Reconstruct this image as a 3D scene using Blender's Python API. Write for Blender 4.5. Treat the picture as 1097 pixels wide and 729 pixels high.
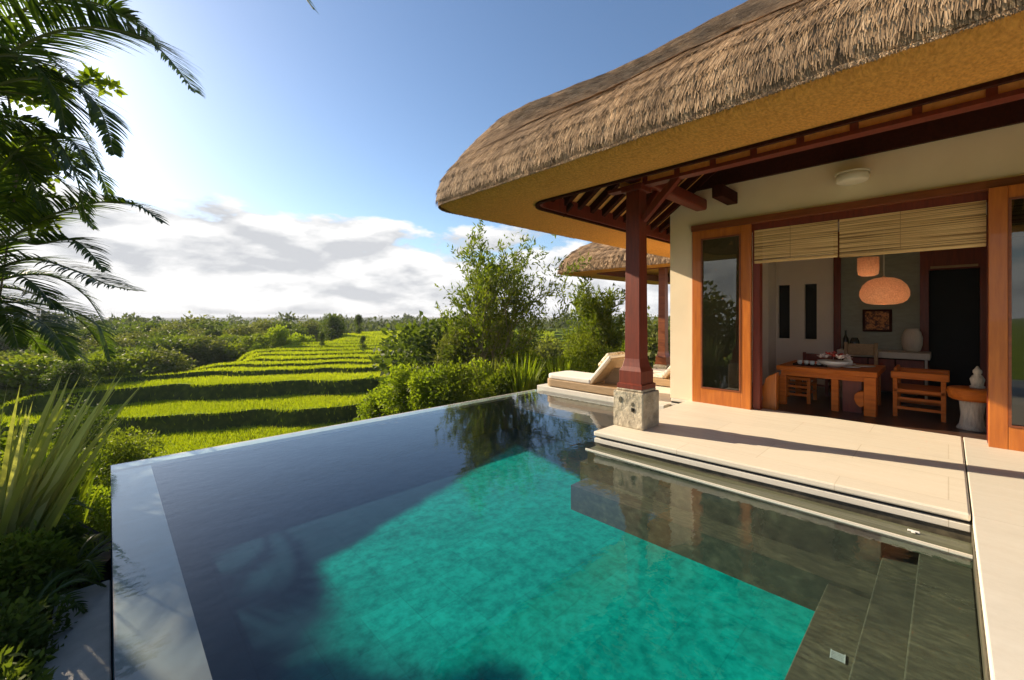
import bpy, math, random
import numpy as np
from mathutils import Vector, Matrix, noise as mnoise
R = math.radians
for o in list(bpy.data.objects): bpy.data.objects.remove(o)
scene = bpy.context.scene
COL = scene.collection

# ---------------------------------------------------------------- camera
F = 450.0; HOR = 338.0; CX = 548.5; EYE = 1.45
TH = R(43.9); FX, FY = math.sin(TH), math.cos(TH)      # view direction; world X runs away from the pool to the house, Y along the facade
cd = bpy.data.cameras.new('camera'); cam = bpy.data.objects.new('camera', cd); COL.objects.link(cam)
cam.location = (0, 0, EYE); cam.rotation_euler = (R(90), 0, -TH)
cd.sensor_width = 36; cd.lens = F/1097*36; cd.shift_y = -26.5/1097; cd.clip_start = .05; cd.clip_end = 9000
scene.camera = cam
scene.render.resolution_x = 1024; scene.render.resolution_y = 680

# ---------------------------------------------------------------- sun and sky
SUN_EL = R(24); sd = Vector((-.27, .963, 0)).normalized()
sunv = Vector((sd.x*math.cos(SUN_EL), sd.y*math.cos(SUN_EL), math.sin(SUN_EL)))
ld = bpy.data.lights.new('sun', 'SUN'); sun = bpy.data.objects.new('sun', ld); COL.objects.link(sun)
ld.energy = 5.0; ld.angle = R(.6); ld.color = (1, .83, .60)
sun.rotation_euler = (-sunv).to_track_quat('-Z', 'Y').to_euler(); sun.location = (-20, 60, 40)
w = bpy.data.worlds.new('World'); scene.world = w; w.use_nodes = True
nt = w.node_tree; N = nt.nodes; L = nt.links; N.clear()
def wn(t, **k):
    n = N.new(t)
    for a, b in k.items(): setattr(n, a, b)
    return n
def wm(op, a, b=None, c=None, clamp=False):
    n = N.new('ShaderNodeMath'); n.operation = op; n.use_clamp = clamp
    for i, v in enumerate((a, b, c)):
        if v is None: continue
        if isinstance(v, (int, float)): n.inputs[i].default_value = v
        else: L.new(v, n.inputs[i])
    return n.outputs[0]
sky = wn('ShaderNodeTexSky'); sky.sky_type = 'NISHITA'; sky.sun_disc = False
sky.sun_elevation = SUN_EL; sky.sun_rotation = math.atan2(sunv.x, sunv.y)
sky.air_density = 1.0; sky.dust_density = .6; sky.ozone_density = 3.0; sky.altitude = 200
geo = wn('ShaderNodeTexCoord'); sep = wn('ShaderNodeSeparateXYZ'); L.new(geo.outputs['Generated'], sep.inputs[0])
vz = sep.outputs[2]
mp = wn('ShaderNodeMapping'); mp.inputs['Scale'].default_value = (2.6, 2.6, 7.0); mp.inputs['Location'].default_value = (3.5, 1.2, 0.35)
L.new(geo.outputs['Generated'], mp.inputs[0])
n1 = wn('ShaderNodeTexNoise'); n1.inputs['Scale'].default_value = 1.6; n1.inputs['Detail'].default_value = 9; n1.inputs['Roughness'].default_value = .56
L.new(mp.outputs[0], n1.inputs[0])
mp2 = wn('ShaderNodeMapping'); mp2.inputs['Scale'].default_value = (2.6, 2.6, 7.0); mp2.inputs['Location'].default_value = (3.5+.03, 1.2-.04, 0.35+.17)
L.new(geo.outputs['Generated'], mp2.inputs[0])
n2 = wn('ShaderNodeTexNoise'); n2.inputs['Scale'].default_value = 1.6; n2.inputs['Detail'].default_value = 6; n2.inputs['Roughness'].default_value = .5
L.new(mp2.outputs[0], n2.inputs[0])
cr = wn('ShaderNodeValToRGB')                          # cover by elevation
e = cr.color_ramp.elements; e[0].position = 0; e[0].color = (1, 1, 1, 1); e[1].position = .30; e[1].color = (0, 0, 0, 1)
for p, v in ((.03, .97), (.07, .80), (.12, .70), (.17, .58), (.205, .42), (.24, .15)):
    q = e.new(p); q.color = (v, v, v, 1)
L.new(vz, cr.inputs[0])
dl = wn('ShaderNodeVectorMath', operation='DOT_PRODUCT'); L.new(geo.outputs['Generated'], dl.inputs[0]); dl.inputs[1].default_value = (-.72, .69, 0)
m = wm('ADD', wm('MULTIPLY_ADD', dl.outputs['Value'], .10, n1.outputs[0]), wm('MULTIPLY', cr.outputs[0], .62))
mask = wm('SMOOTHSTEP', m, .80, .92) if False else wm('MULTIPLY', wm('SUBTRACT', m, .79), 14, clamp=True)
shade = wm('ADD', .55, wm('MULTIPLY', wm('SUBTRACT', n1.outputs[0], n2.outputs[0]), 5.0), clamp=True)
cc = wn('ShaderNodeValToRGB'); ce = cc.color_ramp.elements
ce[0].position = .15; ce[0].color = (3.9, 4.0, 4.2, 1); ce[1].position = .8; ce[1].color = (6.3, 6.25, 6.2, 1)
L.new(shade, cc.inputs[0])
mx = wn('ShaderNodeMix', data_type='RGBA'); L.new(mask, mx.inputs[0]); L.new(sky.outputs[0], mx.inputs[6]); L.new(cc.outputs[0], mx.inputs[7])
bg = wn('ShaderNodeBackground'); bg.inputs[1].default_value = .085; L.new(mx.outputs[2], bg.inputs[0])
wo = wn('ShaderNodeOutputWorld'); L.new(bg.outputs[0], wo.inputs[0])
vs = scene.view_settings; vs.view_transform = 'Standard'; vs.look = 'None'; vs.gamma = 1; vs.use_curve_mapping = False; vs.exposure = 1.03
scene.render.engine = 'CYCLES'
try:
    scene.cycles.transparent_max_bounces = 24; scene.cycles.max_bounces = 8; scene.cycles.diffuse_bounces = 4
    scene.cycles.volume_bounces = 0
except Exception: pass

# ---------------------------------------------------------------- helpers
def W(l, d, z=0): return Vector((FX*d + FY*l, FY*d - FX*l, z))
def P(px, py, d): return W((px-CX)/F*d, d, EYE - (py-HOR)/F*d)
def PX(px, x):                                           # Y of the point seen at column px on the plane X = x
    r = (px-CX)/F; d = x/(FX + FY*r); return d*(FY - FX*r)
def cam_ld(x, y): return (FY*x - FX*y, FX*x + FY*y)

def tag(o, label=None, cat=None, group=None, kind=None):
    for k, v in (('label', label), ('category', cat), ('group', group), ('kind', kind)):
        if v: o[k] = v
    return o
def empty(name, loc=(0, 0, 0), label=None, cat=None, group=None, rz=0):
    o = bpy.data.objects.new(name, None); COL.objects.link(o); o.location = loc; o.rotation_euler = (0, 0, rz); o.empty_display_size = .2
    return tag(o, label, cat, group)
def link(name, me, mat, parent=None, smooth=False, keep=True):
    for m_ in (mat if isinstance(mat, (list, tuple)) else [mat]): me.materials.append(m_)
    if smooth: me.polygons.foreach_set('use_smooth', [True]*len(me.polygons))
    o = bpy.data.objects.new(name, me); COL.objects.link(o)
    if parent is not None: o.parent = parent
    return o
def rebase(o, loc):
    """give a world-built single-mesh thing an origin at its base"""
    loc = Vector(loc); o.data.transform(Matrix.Translation(-loc)); o.location = loc; return o

class MB:
    def __init__(s): s.v = []; s.f = []
    def add(s, vs_, fs):
        b = len(s.v); s.v += [tuple(x) for x in vs_]; s.f += [tuple(b+i for i in f) for f in fs]; return s
    def box(s, x0, x1, y0, y1, z0, z1, m=None):
        vs_ = [(x, y, z) for z in (z0, z1) for y in (y0, y1) for x in (x0, x1)]
        if m: vs_ = [tuple(m @ Vector(v)) for v in vs_]
        return s.add(vs_, [(0, 2, 3, 1), (4, 5, 7, 6), (0, 1, 5, 4), (2, 6, 7, 3), (0, 4, 6, 2), (1, 3, 7, 5)])
    def bar(s, a, b, w_, h_, up=(0, 0, 1)):
        a, b = Vector(a), Vector(b); d = (b-a).normalized(); up = Vector(up)
        if abs(d.dot(up)) > .98: up = Vector((1, 0, 0))
        r = d.cross(up).normalized(); u = r.cross(d)
        vs_ = [p + r*sx*w_/2 + u*sz*h_/2 for p in (a, b) for sx, sz in ((-1, -1), (1, -1), (1, 1), (-1, 1))]
        return s.add(vs_, [(0, 1, 2, 3), (7, 6, 5, 4), (0, 4, 5, 1), (1, 5, 6, 2), (2, 6, 7, 3), (3, 7, 4, 0)])
    def tube(s, pts, rad, n=8):
        pts = [Vector(p) for p in pts]; k = len(pts)
        if isinstance(rad, (int, float)): rad = [rad]*k
        vs_ = []
        for i, p in enumerate(pts):
            d = (pts[min(i+1, k-1)] - pts[max(i-1, 0)]).normalized()
            r = d.cross(Vector((0, 0, 1)) if abs(d.z) < .95 else Vector((1, 0, 0))).normalized(); u = r.cross(d)
            vs_ += [p + (r*math.cos(2*math.pi*j/n) + u*math.sin(2*math.pi*j/n))*rad[i] for j in range(n)]
        fs = [(i*n+j, i*n+(j+1) % n, (i+1)*n+(j+1) % n, (i+1)*n+j) for i in range(k-1) for j in range(n)]
        fs += [tuple(range(n-1, -1, -1)), tuple((k-1)*n+j for j in range(n))]
        return s.add(vs_, fs)
    def lathe(s, prof, c=(0, 0, 0), n=24, wob=0, seed=0):
        rng = random.Random(seed); vs_ = []; k = len(prof)
        ph = [rng.uniform(0, 6.28) for _ in range(3)]
        for r, z in prof:
            for j in range(n):
                a = 2*math.pi*j/n; q = r*(1 + wob*(math.sin(2*a+ph[0]) + .6*math.sin(3*a+ph[1]+z*3) + .4*math.sin(5*a+ph[2])))
                vs_.append((c[0]+q*math.cos(a), c[1]+q*math.sin(a), c[2]+z))
        fs = [(i*n+j, i*n+(j+1) % n, (i+1)*n+(j+1) % n, (i+1)*n+j) for i in range(k-1) for j in range(n)]
        fs += [tuple(range(n-1, -1, -1)), tuple((k-1)*n+j for j in range(n))]
        return s.add(vs_, fs)
    def prism(s, poly, z0, z1):
        n = len(poly); vs_ = [(x, y, z0) for x, y in poly] + [(x, y, z1) for x, y in poly]
        return s.add(vs_, [tuple(range(n-1, -1, -1)), tuple(range(n, 2*n))] + [(i, (i+1) % n, n+(i+1) % n, n+i) for i in range(n)])
    def prismx(s, poly, x0, x1):                          # poly in (y, z), extruded along x
        n = len(poly); vs_ = [(x0, y, z) for y, z in poly] + [(x1, y, z) for y, z in poly]
        return s.add(vs_, [tuple(range(n-1, -1, -1)), tuple(range(n, 2*n))] + [(i, (i+1) % n, n+(i+1) % n, n+i) for i in range(n)])
    def prismy(s, poly, y0, y1):
        n = len(poly); vs_ = [(x, y0, z) for x, z in poly] + [(x, y1, z) for x, z in poly]
        return s.add(vs_, [tuple(range(n-1, -1, -1)), tuple(range(n, 2*n))] + [(i, (i+1) % n, n+(i+1) % n, n+i) for i in range(n)])
    def build(s, name, mat, parent=None, smooth=False, bevel=0, segs=2, offset=None):
        me = bpy.data.meshes.new(name); me.from_pydata(s.v, [], s.f)
        if offset is not None: me.transform(Matrix.Translation(-Vector(offset)))
        me.update()
        import bmesh
        bm = bmesh.new(); bm.from_mesh(me); bmesh.ops.recalc_face_normals(bm, faces=bm.faces); bm.to_mesh(me); bm.free()
        o = link(name, me, mat, parent, smooth)
        if bevel:
            b = o.modifiers.new('bevel', 'BEVEL'); b.width = bevel; b.segments = segs; b.limit_method = 'ANGLE'; b.angle_limit = R(40)
        return o

def quads(name, V, tint, mat, parent=None, nv=4):
    """V: (n, nv, 3) array, one face each; tint: (n,) stored as a colour attribute"""
    V = np.asarray(V, dtype=np.float32); n = V.shape[0]
    me = bpy.data.meshes.new(name); me.vertices.add(n*nv); me.vertices.foreach_set('co', V.reshape(-1))
    me.loops.add(n*nv); me.loops.foreach_set('vertex_index', np.arange(n*nv, dtype=np.int32))
    me.polygons.add(n); me.polygons.foreach_set('loop_start', np.arange(0, n*nv, nv, dtype=np.int32))
    try: me.polygons.foreach_set('loop_total', np.full(n, nv, dtype=np.int32))
    except Exception: pass
    me.update(calc_edges=True)
    at = me.attributes.new('tint', 'FLOAT', 'POINT'); at.data.foreach_set('value', np.repeat(np.asarray(tint, dtype=np.float32), nv))
    return link(name, me, mat, parent)

def copy_tree(o, parent=None):
    c = o.copy(); COL.objects.link(c); c.parent = parent
    for ch in o.children: copy_tree(ch, c)
    return c

# ---------------------------------------------------------------- materials
def newmat(name):
    m_ = bpy.data.materials.new(name); m_.use_nodes = True; nt_ = m_.node_tree; nt_.nodes.clear()
    out = nt_.nodes.new('ShaderNodeOutputMaterial'); return m_, nt_, out
def nz(nt_, scale, detail=5, rough=.6, stretch=(1, 1, 1), rot=(0, 0, 0), coord='Object', kind='ShaderNodeTexNoise'):
    tc = nt_.nodes.new('ShaderNodeTexCoord'); mp_ = nt_.nodes.new('ShaderNodeMapping'); mp_.inputs['Scale'].default_value = stretch; mp_.inputs['Rotation'].default_value = rot
    nt_.links.new(tc.outputs[coord], mp_.inputs[0]); n_ = nt_.nodes.new(kind); n_.inputs['Scale'].default_value = scale
    if kind == 'ShaderNodeTexNoise': n_.inputs['Detail'].default_value = detail; n_.inputs['Roughness'].default_value = rough
    nt_.links.new(mp_.outputs[0], n_.inputs[0]); return n_.outputs[0]
def ramp(nt_, fac, stops):
    r_ = nt_.nodes.new('ShaderNodeValToRGB'); el = r_.color_ramp.elements
    el[0].position = stops[0][0]; el[0].color = (*stops[0][1], 1); el[1].position = stops[-1][0]; el[1].color = (*stops[-1][1], 1)
    for p_, c_ in stops[1:-1]:
        q_ = el.new(p_); q_.color = (*c_, 1)
    nt_.links.new(fac, r_.inputs[0]); return r_.outputs[0]
def mixc(nt_, fac, a, b, mode='MIX'):
    n_ = nt_.nodes.new('ShaderNodeMix'); n_.data_type = 'RGBA'; n_.blend_type = mode
    for i, v in ((0, fac), (6, a), (7, b)):
        if isinstance(v, (int, float)): n_.inputs[i].default_value = v
        elif isinstance(v, tuple): n_.inputs[i].default_value = (*v, 1)
        else: nt_.links.new(v, n_.inputs[i])
    return n_.outputs[2]
def bumpn(nt_, h, strength=.3, dist=.02):
    b = nt_.nodes.new('ShaderNodeBump'); b.inputs['Strength'].default_value = strength; b.inputs['Distance'].default_value = dist
    nt_.links.new(h, b.inputs['Height']); return b.outputs[0]
def pm(name, c1, c2=None, scale=8, rough=.6, bump=.2, bdist=.01, stretch=(1, 1, 1), detail=5, lo=.3, hi=.7, spec=.5, rot=(0, 0, 0), c3=None, big=None, coat=0):
    m_, t, out = newmat(name); b = t.nodes.new('ShaderNodeBsdfPrincipled'); b.inputs['Roughness'].default_value = rough
    b.inputs['Specular IOR Level'].default_value = spec; b.inputs['Coat Weight'].default_value = coat
    c2 = c2 or tuple(x*.8 for x in c1); f_ = nz(t, scale, detail, .6, stretch, rot)
    col = ramp(t, f_, [(lo, c1), (hi, c2)] if c3 is None else [(lo, c1), ((lo+hi)/2, c3), (hi, c2)])
    if big:                                               # slow stain / wear variation: (scale, colour, strength)
        g = nz(t, big[0], 4, .6); fa = ramp(t, g, [(.42, (0, 0, 0)), (.68, (big[2],)*3)]); col = mixc(t, fa, col, big[1])
    t.links.new(col, b.inputs['Base Color'])
    if bump: t.links.new(bumpn(t, f_, bump, bdist), b.inputs['Normal'])
    t.links.new(b.outputs[0], out.inputs[0]); return m_
def leafmat(name, c1, c2, trans=.4, rough=.6, tr_tint=(1.25, 1.35, .5), spec=.15):
    m_, t, out = newmat(name); at = t.nodes.new('ShaderNodeAttribute'); at.attribute_name = 'tint'
    col = ramp(t, at.outputs['Fac'], [(0, c1), (1, c2)])
    b = t.nodes.new('ShaderNodeBsdfPrincipled'); b.inputs['Roughness'].default_value = rough; b.inputs['Specular IOR Level'].default_value = spec; t.links.new(col, b.inputs['Base Color'])
    tr = t.nodes.new('ShaderNodeBsdfTranslucent'); t.links.new(mixc(t, 1.0, col, tr_tint, 'MULTIPLY'), tr.inputs[0])
    mx_ = t.nodes.new('ShaderNodeMixShader'); mx_.inputs[0].default_value = trans
    t.links.new(b.outputs[0], mx_.inputs[1]); t.links.new(tr.outputs[0], mx_.inputs[2]); t.links.new(mx_.outputs[0], out.inputs[0]); return m_
def glassmat(name, tint=(.75, .8, .75), ior=1.5, rough=.01, bump=None, mult=1.0):
    """thin see-through surface: Schlick reflectance, the same from both sides, so daylight also gets through from behind"""
    m_, t, out = newmat(name)
    tr = t.nodes.new('ShaderNodeBsdfTransparent'); tr.inputs[0].default_value = (*tint, 1)
    gl = t.nodes.new('ShaderNodeBsdfGlossy'); gl.inputs['Roughness'].default_value = rough
    geo_ = t.nodes.new('ShaderNodeNewGeometry'); nrm_ = geo_.outputs['Normal']
    if bump:
        tc = t.nodes.new('ShaderNodeTexCoord'); hs = None
        for sc, st, stretch in bump:
            mp_ = t.nodes.new('ShaderNodeMapping'); mp_.inputs['Scale'].default_value = stretch; t.links.new(tc.outputs['Object'], mp_.inputs[0])
            n_ = t.nodes.new('ShaderNodeTexNoise'); n_.inputs['Scale'].default_value = sc; n_.inputs['Detail'].default_value = 2; t.links.new(mp_.outputs[0], n_.inputs[0])
            b = t.nodes.new('ShaderNodeBump'); b.inputs['Strength'].default_value = st; b.inputs['Distance'].default_value = .01; t.links.new(n_.outputs[0], b.inputs['Height'])
            if hs is not None: t.links.new(hs, b.inputs['Normal'])
            hs = b.outputs[0]
        t.links.new(hs, gl.inputs['Normal']); nrm_ = hs
    dp_ = t.nodes.new('ShaderNodeVectorMath'); dp_.operation = 'DOT_PRODUCT'; t.links.new(geo_.outputs['Incoming'], dp_.inputs[0]); t.links.new(nrm_, dp_.inputs[1])
    def mm(op, a_, b_, clamp=False):
        n_ = t.nodes.new('ShaderNodeMath'); n_.operation = op; n_.use_clamp = clamp
        for i_, v_ in enumerate((a_, b_)):
            if v_ is None: continue
            if isinstance(v_, (int, float)): n_.inputs[i_].default_value = v_
            else: t.links.new(v_, n_.inputs[i_])
        return n_.outputs[0]
    f0 = ((ior-1)/(ior+1))**2; om = mm('SUBTRACT', 1, mm('ABSOLUTE', dp_.outputs['Value'], None), True); p5 = mm('POWER', om, 5)
    fr = mm('MULTIPLY', mm('ADD', mm('MULTIPLY', p5, 1-f0), f0), mult, True)
    mx_ = t.nodes.new('ShaderNodeMixShader'); t.links.new(fr, mx_.inputs[0]); t.links.new(tr.outputs[0], mx_.inputs[1]); t.links.new(gl.outputs[0], mx_.inputs[2])
    t.links.new(mx_.outputs[0], out.inputs[0]); return m_

M = {}
M['redwood'] = pm('dark_red_timber', (.21, .028, .008), (.12, .016, .006), 6, .5, .15, .004, (6, 6, .6), coat=.05)
M['darkwood'] = pm('dark_timber', (.060, .016, .008), (.030, .009, .005), 6, .8, .2, .004, (1, 6, 6), spec=.05)
M['orangewood'] = pm('orange_teak', (.54, .165, .018), (.38, .10, .010), 5, .38, .12, .003, (5, 5, .5), coat=.25)
M['headwood'] = pm('red_brown_teak', (.26, .075, .02), (.16, .04, .012), 5, .4, .12, .003, (5, .5, 5))
M['table'] = pm('table_teak', (.64, .18, .025), (.42, .10, .012), 6, .5, .12, .003, (5, .6, 5), spec=.15)
M['palewood'] = pm('pale_oiled_wood', (.42, .26, .12), (.30, .17, .07), 6, .5, .12, .003, (5, .6, 5))
M['plaster'] = pm('cream_plaster', (.88, .74, .53), (.84, .69, .48), 3, .85, .1, .003, big=(1.2, (.6, .5, .36), .25))
M['inwhite'] = pm('pinkish_white_paint', (.80, .68, .61), (.76, .64, .57), 3, .8, .05)
M['inteal'] = pm('grey_green_plaster', (.34, .34, .29), (.27, .27, .23), 9, .85, .25, .005, (1, 1, 3))
M['infloor'] = pm('dark_floor_boards', (.09, .045, .028), (.05, .026, .018), 5, .3, .1, .002, (4, .4, 1))
M['black'] = pm('near_black', (.012, .01, .009), (.008, .007, .006), 6, .7, .05)
M['glass'] = glassmat('window_glass', (.42, .46, .40), 1.55, .015, mult=2.2)
M['water'] = glassmat('pool_water', (.80, .95, .95), 1.33, .01, bump=[(3.0, .15, (1, 1, 1)), (11, .10, (1, 1.3, 1))], mult=1.4)
M['plinth'] = pm('weathered_limestone', (.62, .54, .40), (.40, .34, .24), 14, .85, .9, .03, big=(6, (.16, .13, .09), .6))
M['stucco'] = pm('stone_cladding', (.34, .31, .27), (.22, .2, .17), 9, .85, .5, .02)
M['cushion'] = pm('cream_canvas', (.80, .74, .64), (.74, .68, .58), 30, .9, .15, .002)
M['pattern'] = pm('patterned_pillow_fabric', (.75, .66, .50), (.42, .30, .16), 14, .9, .1, .002, lo=.48, hi=.55)
M['teakframe'] = pm('weathered_teak', (.42, .28, .15), (.30, .19, .09), 7, .6, .2, .004, (5, .6, 5))
M['lampwhite'] = pm('opal_glass', (.72, .66, .52), (.70, .64, .5), 4, .4, .02)
M['ceramic'] = pm('ribbed_ceramic', (.62, .52, .44), (.5, .42, .35), 20, .5, .2, .003, (4, 4, .3))
M['porcelain'] = pm('white_porcelain', (.8, .78, .74), (.76, .74, .7), 10, .25, .03)
M['marble'] = pm('pale_stone_top', (.6, .52, .44), (.5, .42, .35), 8, .35, .03)
M['bark'] = pm('palm_bark', (.12, .095, .06), (.06, .045, .03), 8, .9, .8, .02, (1, 1, 5))
M['twig'] = pm('pale_branch_bark', (.28, .22, .14), (.16, .12, .075), 12, .85, .4, .005, (4, 4, 1))
M['soil'] = pm('garden_soil', (.045, .035, .02), (.025, .02, .012), 6, .95, .6, .03)
M['whitebark'] = pm('bleached_driftwood', (.72, .64, .52), (.45, .38, .3), 14, .8, .8, .02, (3, 3, .6))
M['red'] = pm('red_petal', (.6, .05, .03), (.45, .03, .02), 20, .5, .1)
M['white_petal'] = pm('white_petal', (.8, .74, .7), (.75, .6, .58), 20, .5, .1)
M['metal'] = pm('brushed_metal', (.5, .5, .48), (.4, .4, .38), 20, .35, .05, spec=.8)
M['bottle'] = pm('dark_bottle_glass', (.02, .025, .02), (.015, .02, .015), 8, .1, 0)
M['pale_stone'] = pm('pale_wall_cap', (.56, .50, .43), (.43, .38, .33), 10, .5, .2, .004, big=(3, (.25, .25, .22), .4))

# thatch: straw, strands run down the slope (varied per straw by attribute)
def thatchmat():
    m_, t, out = newmat('thatch_straw'); b = t.nodes.new('ShaderNodeBsdfPrincipled'); b.inputs['Roughness'].default_value = .8; b.inputs['Specular IOR Level'].default_value = .2
    at = t.nodes.new('ShaderNodeAttribute'); at.attribute_name = 'tint'
    col = ramp(t, at.outputs['Fac'], [(0, (.07, .045, .028)), (.5, (.36, .225, .12)), (1, (.76, .53, .32))])
    g = nz(t, 1.7, 4, .6); col = mixc(t, ramp(t, g, [(.4, (0, 0, 0)), (.7, (.5,)*3)]), col, (.17, .12, .08))
    t.links.new(col, b.inputs['Base Color']); t.links.new(b.outputs[0], out.inputs[0]); return m_
M['thatch'] = thatchmat()
def soffitmat():
    m_, t, out = newmat('woven_thatch_underside'); b = t.nodes.new('ShaderNodeBsdfPrincipled'); b.inputs['Roughness'].default_value = .7; b.inputs['Specular IOR Level'].default_value = .25
    a = nz(t, 30, 3, .6, (1, 2.2, 1), (0, 0, .8)); c = nz(t, 5, 4, .6)
    col = mixc(t, .35, ramp(t, a, [(.35, (.50, .20, .03)), (.65, (.90, .42, .085))]), ramp(t, c, [(.3, (.76, .33, .06)), (.7, (.90, .42, .085))]))
    t.links.new(col, b.inputs['Base Color']); t.links.new(bumpn(t, a, .9, .02), b.inputs['Normal']); t.links.new(b.outputs[0], out.inputs[0]); return m_
M['soffit'] = soffitmat()
M['mat'] = pm('woven_bamboo_matting', (.92, .50, .15), (.72, .34, .08), 22, .9, .5, .01, (1, 1, 1), spec=.05)
def blindmat():
    m_, t, out = newmat('bamboo_blind'); b = t.nodes.new('ShaderNodeBsdfPrincipled'); b.inputs['Roughness'].default_value = .65
    f_ = nz(t, 12, 3, .6, (.1, .05, 6)); s_ = nz(t, 60, 2, .5, (1, 1, .05))
    col = ramp(t, f_, [(.38, (.22, .12, .04)), (.46, (.62, .40, .16)), (.60, (.86, .62, .30))])
    t.links.new(col, b.inputs['Base Color']); t.links.new(b.outputs[0], out.inputs[0]); return m_
M['blind'] = blindmat()
def rattanmat():
    m_, t, out = newmat('woven_rattan'); b = t.nodes.new('ShaderNodeBsdfPrincipled'); b.inputs['Roughness'].default_value = .6
    v = nz(t, 45, 3, .7); col = ramp(t, v, [(.3, (.42, .22, .11)), (.7, (.72, .42, .24))])
    t.links.new(col, b.inputs['Base Color']); t.links.new(bumpn(t, v, .8, .01), b.inputs['Normal'])
    tr = t.nodes.new('ShaderNodeBsdfTranslucent'); t.links.new(col, tr.inputs[0]); mx_ = t.nodes.new('ShaderNodeMixShader'); mx_.inputs[0].default_value = .0022
    t.links.new(b.outputs[0], mx_.inputs[1]); t.links.new(tr.outputs[0], mx_.inputs[2]); t.links.new(mx_.outputs[0], out.inputs[0]); return m_
M['rattan'] = rattanmat()
def stonedeck(name, c1, c2, joint, bw, bh, rough=.55, jw=.006, rz=0, veins=(1.2, .18, 1)):
    m_, t, out = newmat(name); b = t.nodes.new('ShaderNodeBsdfPrincipled'); b.inputs['Roughness'].default_value = rough
    tc = t.nodes.new('ShaderNodeTexCoord'); mp_ = t.nodes.new('ShaderNodeMapping'); mp_.inputs['Rotation'].default_value = (0, 0, rz); t.links.new(tc.outputs['Object'], mp_.inputs[0])
    br = t.nodes.new('ShaderNodeTexBrick'); t.links.new(mp_.outputs[0], br.inputs[0]); br.inputs['Scale'].default_value = 1
    br.inputs['Brick Width'].default_value = bw; br.inputs['Row Height'].default_value = bh; br.inputs['Mortar Size'].default_value = jw; br.inputs['Mortar Smooth'].default_value = .3
    br.inputs['Color1'].default_value = (1, 1, 1, 1); br.inputs['Color2'].default_value = (.94, .94, .94, 1); br.inputs['Mortar'].default_value = (*joint, 1); br.offset = .5
    f_ = nz(t, 7, 8, .65, veins); g = nz(t, 38, 4, .6)
    col = mixc(t, 1, mixc(t, .25, ramp(t, f_, [(.3, c1), (.7, c2)]), ramp(t, g, [(.35, c1), (.62, c2)])), br.outputs['Color'], 'MULTIPLY')
    st = nz(t, 1.1, 5, .65); col = mixc(t, ramp(t, st, [(.5, (0, 0, 0)), (.75, (.22,)*3)]), col, tuple(x*.6 for x in c2))
    t.links.new(col, b.inputs['Base Color']); t.links.new(bumpn(t, g, .12, .003), b.inputs['Normal'])
    t.links.new(ramp(t, f_, [(.3, (rough-.1,)*3), (.7, (rough+.15,)*3)]), b.inputs['Roughness']); t.links.new(b.outputs[0], out.inputs[0]); return m_
M['deck'] = stonedeck('travertine_paving', (.80, .73, .60), (.70, .62, .49), (.80, .77, .72), 1.2, .6, .5, .004, R(90), (1.6, .16, 1))
M['coping'] = stonedeck('pale_travertine_coping', (.70, .66, .57), (.61, .56, .47), (.7, .66, .6), 4, 4, .5, .003)
M['darkstone'] = pm('mottled_slate', (.15, .125, .075), (.045, .038, .024), 16, .6, .3, .004, (2.2, .7, 1), detail=9, c3=(.085, .072, .045), big=(1.6, (.03, .03, .022), .6))
M['slate_tiles'] = stonedeck('dark_green_slate', (.105, .10, .068), (.06, .058, .04), (.6, .6, .55), .9, .45, .45, .004)
M['wetledge'] = pm('wet_green_stone', (.14, .145, .09), (.075, .08, .05), 10, .2, .1, .003, (3, .2, 1))
M['wallcap'] = pm('lavender_grey_wet_stone', (.19, .125, .115), (.12, .08, .08), 5, .35, .1, .003, (1, .3, 1), big=(2.5, (.16, .15, .17), .5))
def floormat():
    m_, t, out = newmat('pool_floor_sun_patch'); b = t.nodes.new('ShaderNodeBsdfPrincipled'); b.inputs['Roughness'].default_value = .9; b.inputs['Specular IOR Level'].default_value = 0
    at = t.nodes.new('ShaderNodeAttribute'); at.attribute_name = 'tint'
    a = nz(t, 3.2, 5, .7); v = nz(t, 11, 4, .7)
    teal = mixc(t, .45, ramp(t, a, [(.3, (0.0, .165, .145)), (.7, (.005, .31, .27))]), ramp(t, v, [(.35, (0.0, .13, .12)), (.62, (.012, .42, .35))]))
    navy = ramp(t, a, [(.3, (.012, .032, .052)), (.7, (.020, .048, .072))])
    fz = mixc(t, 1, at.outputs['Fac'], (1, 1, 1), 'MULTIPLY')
    col = mixc(t, at.outputs['Fac'], navy, teal)  # painted light: teal for the sunlit patch, navy for the shaded floor
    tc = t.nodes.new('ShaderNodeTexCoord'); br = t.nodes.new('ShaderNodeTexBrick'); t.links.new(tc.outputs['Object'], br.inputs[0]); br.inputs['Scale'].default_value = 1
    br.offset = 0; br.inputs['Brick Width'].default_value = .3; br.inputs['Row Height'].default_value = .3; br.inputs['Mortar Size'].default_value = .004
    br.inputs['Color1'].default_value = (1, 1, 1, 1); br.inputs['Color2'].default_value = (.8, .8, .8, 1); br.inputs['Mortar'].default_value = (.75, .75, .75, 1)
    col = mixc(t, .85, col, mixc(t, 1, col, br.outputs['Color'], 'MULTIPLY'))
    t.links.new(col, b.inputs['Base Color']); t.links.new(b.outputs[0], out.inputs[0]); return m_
M['floor'] = floormat()
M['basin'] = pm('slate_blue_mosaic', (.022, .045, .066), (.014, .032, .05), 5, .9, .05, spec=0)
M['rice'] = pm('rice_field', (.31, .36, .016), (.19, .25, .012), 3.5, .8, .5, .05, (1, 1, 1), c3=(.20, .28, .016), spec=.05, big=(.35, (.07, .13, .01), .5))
M['riser'] = pm('terrace_bank_grass', (.11, .13, .020), (.035, .045, .012), 3.5, 1, .8, .08, spec=.0, c3=(.06, .075, .015))
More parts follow.
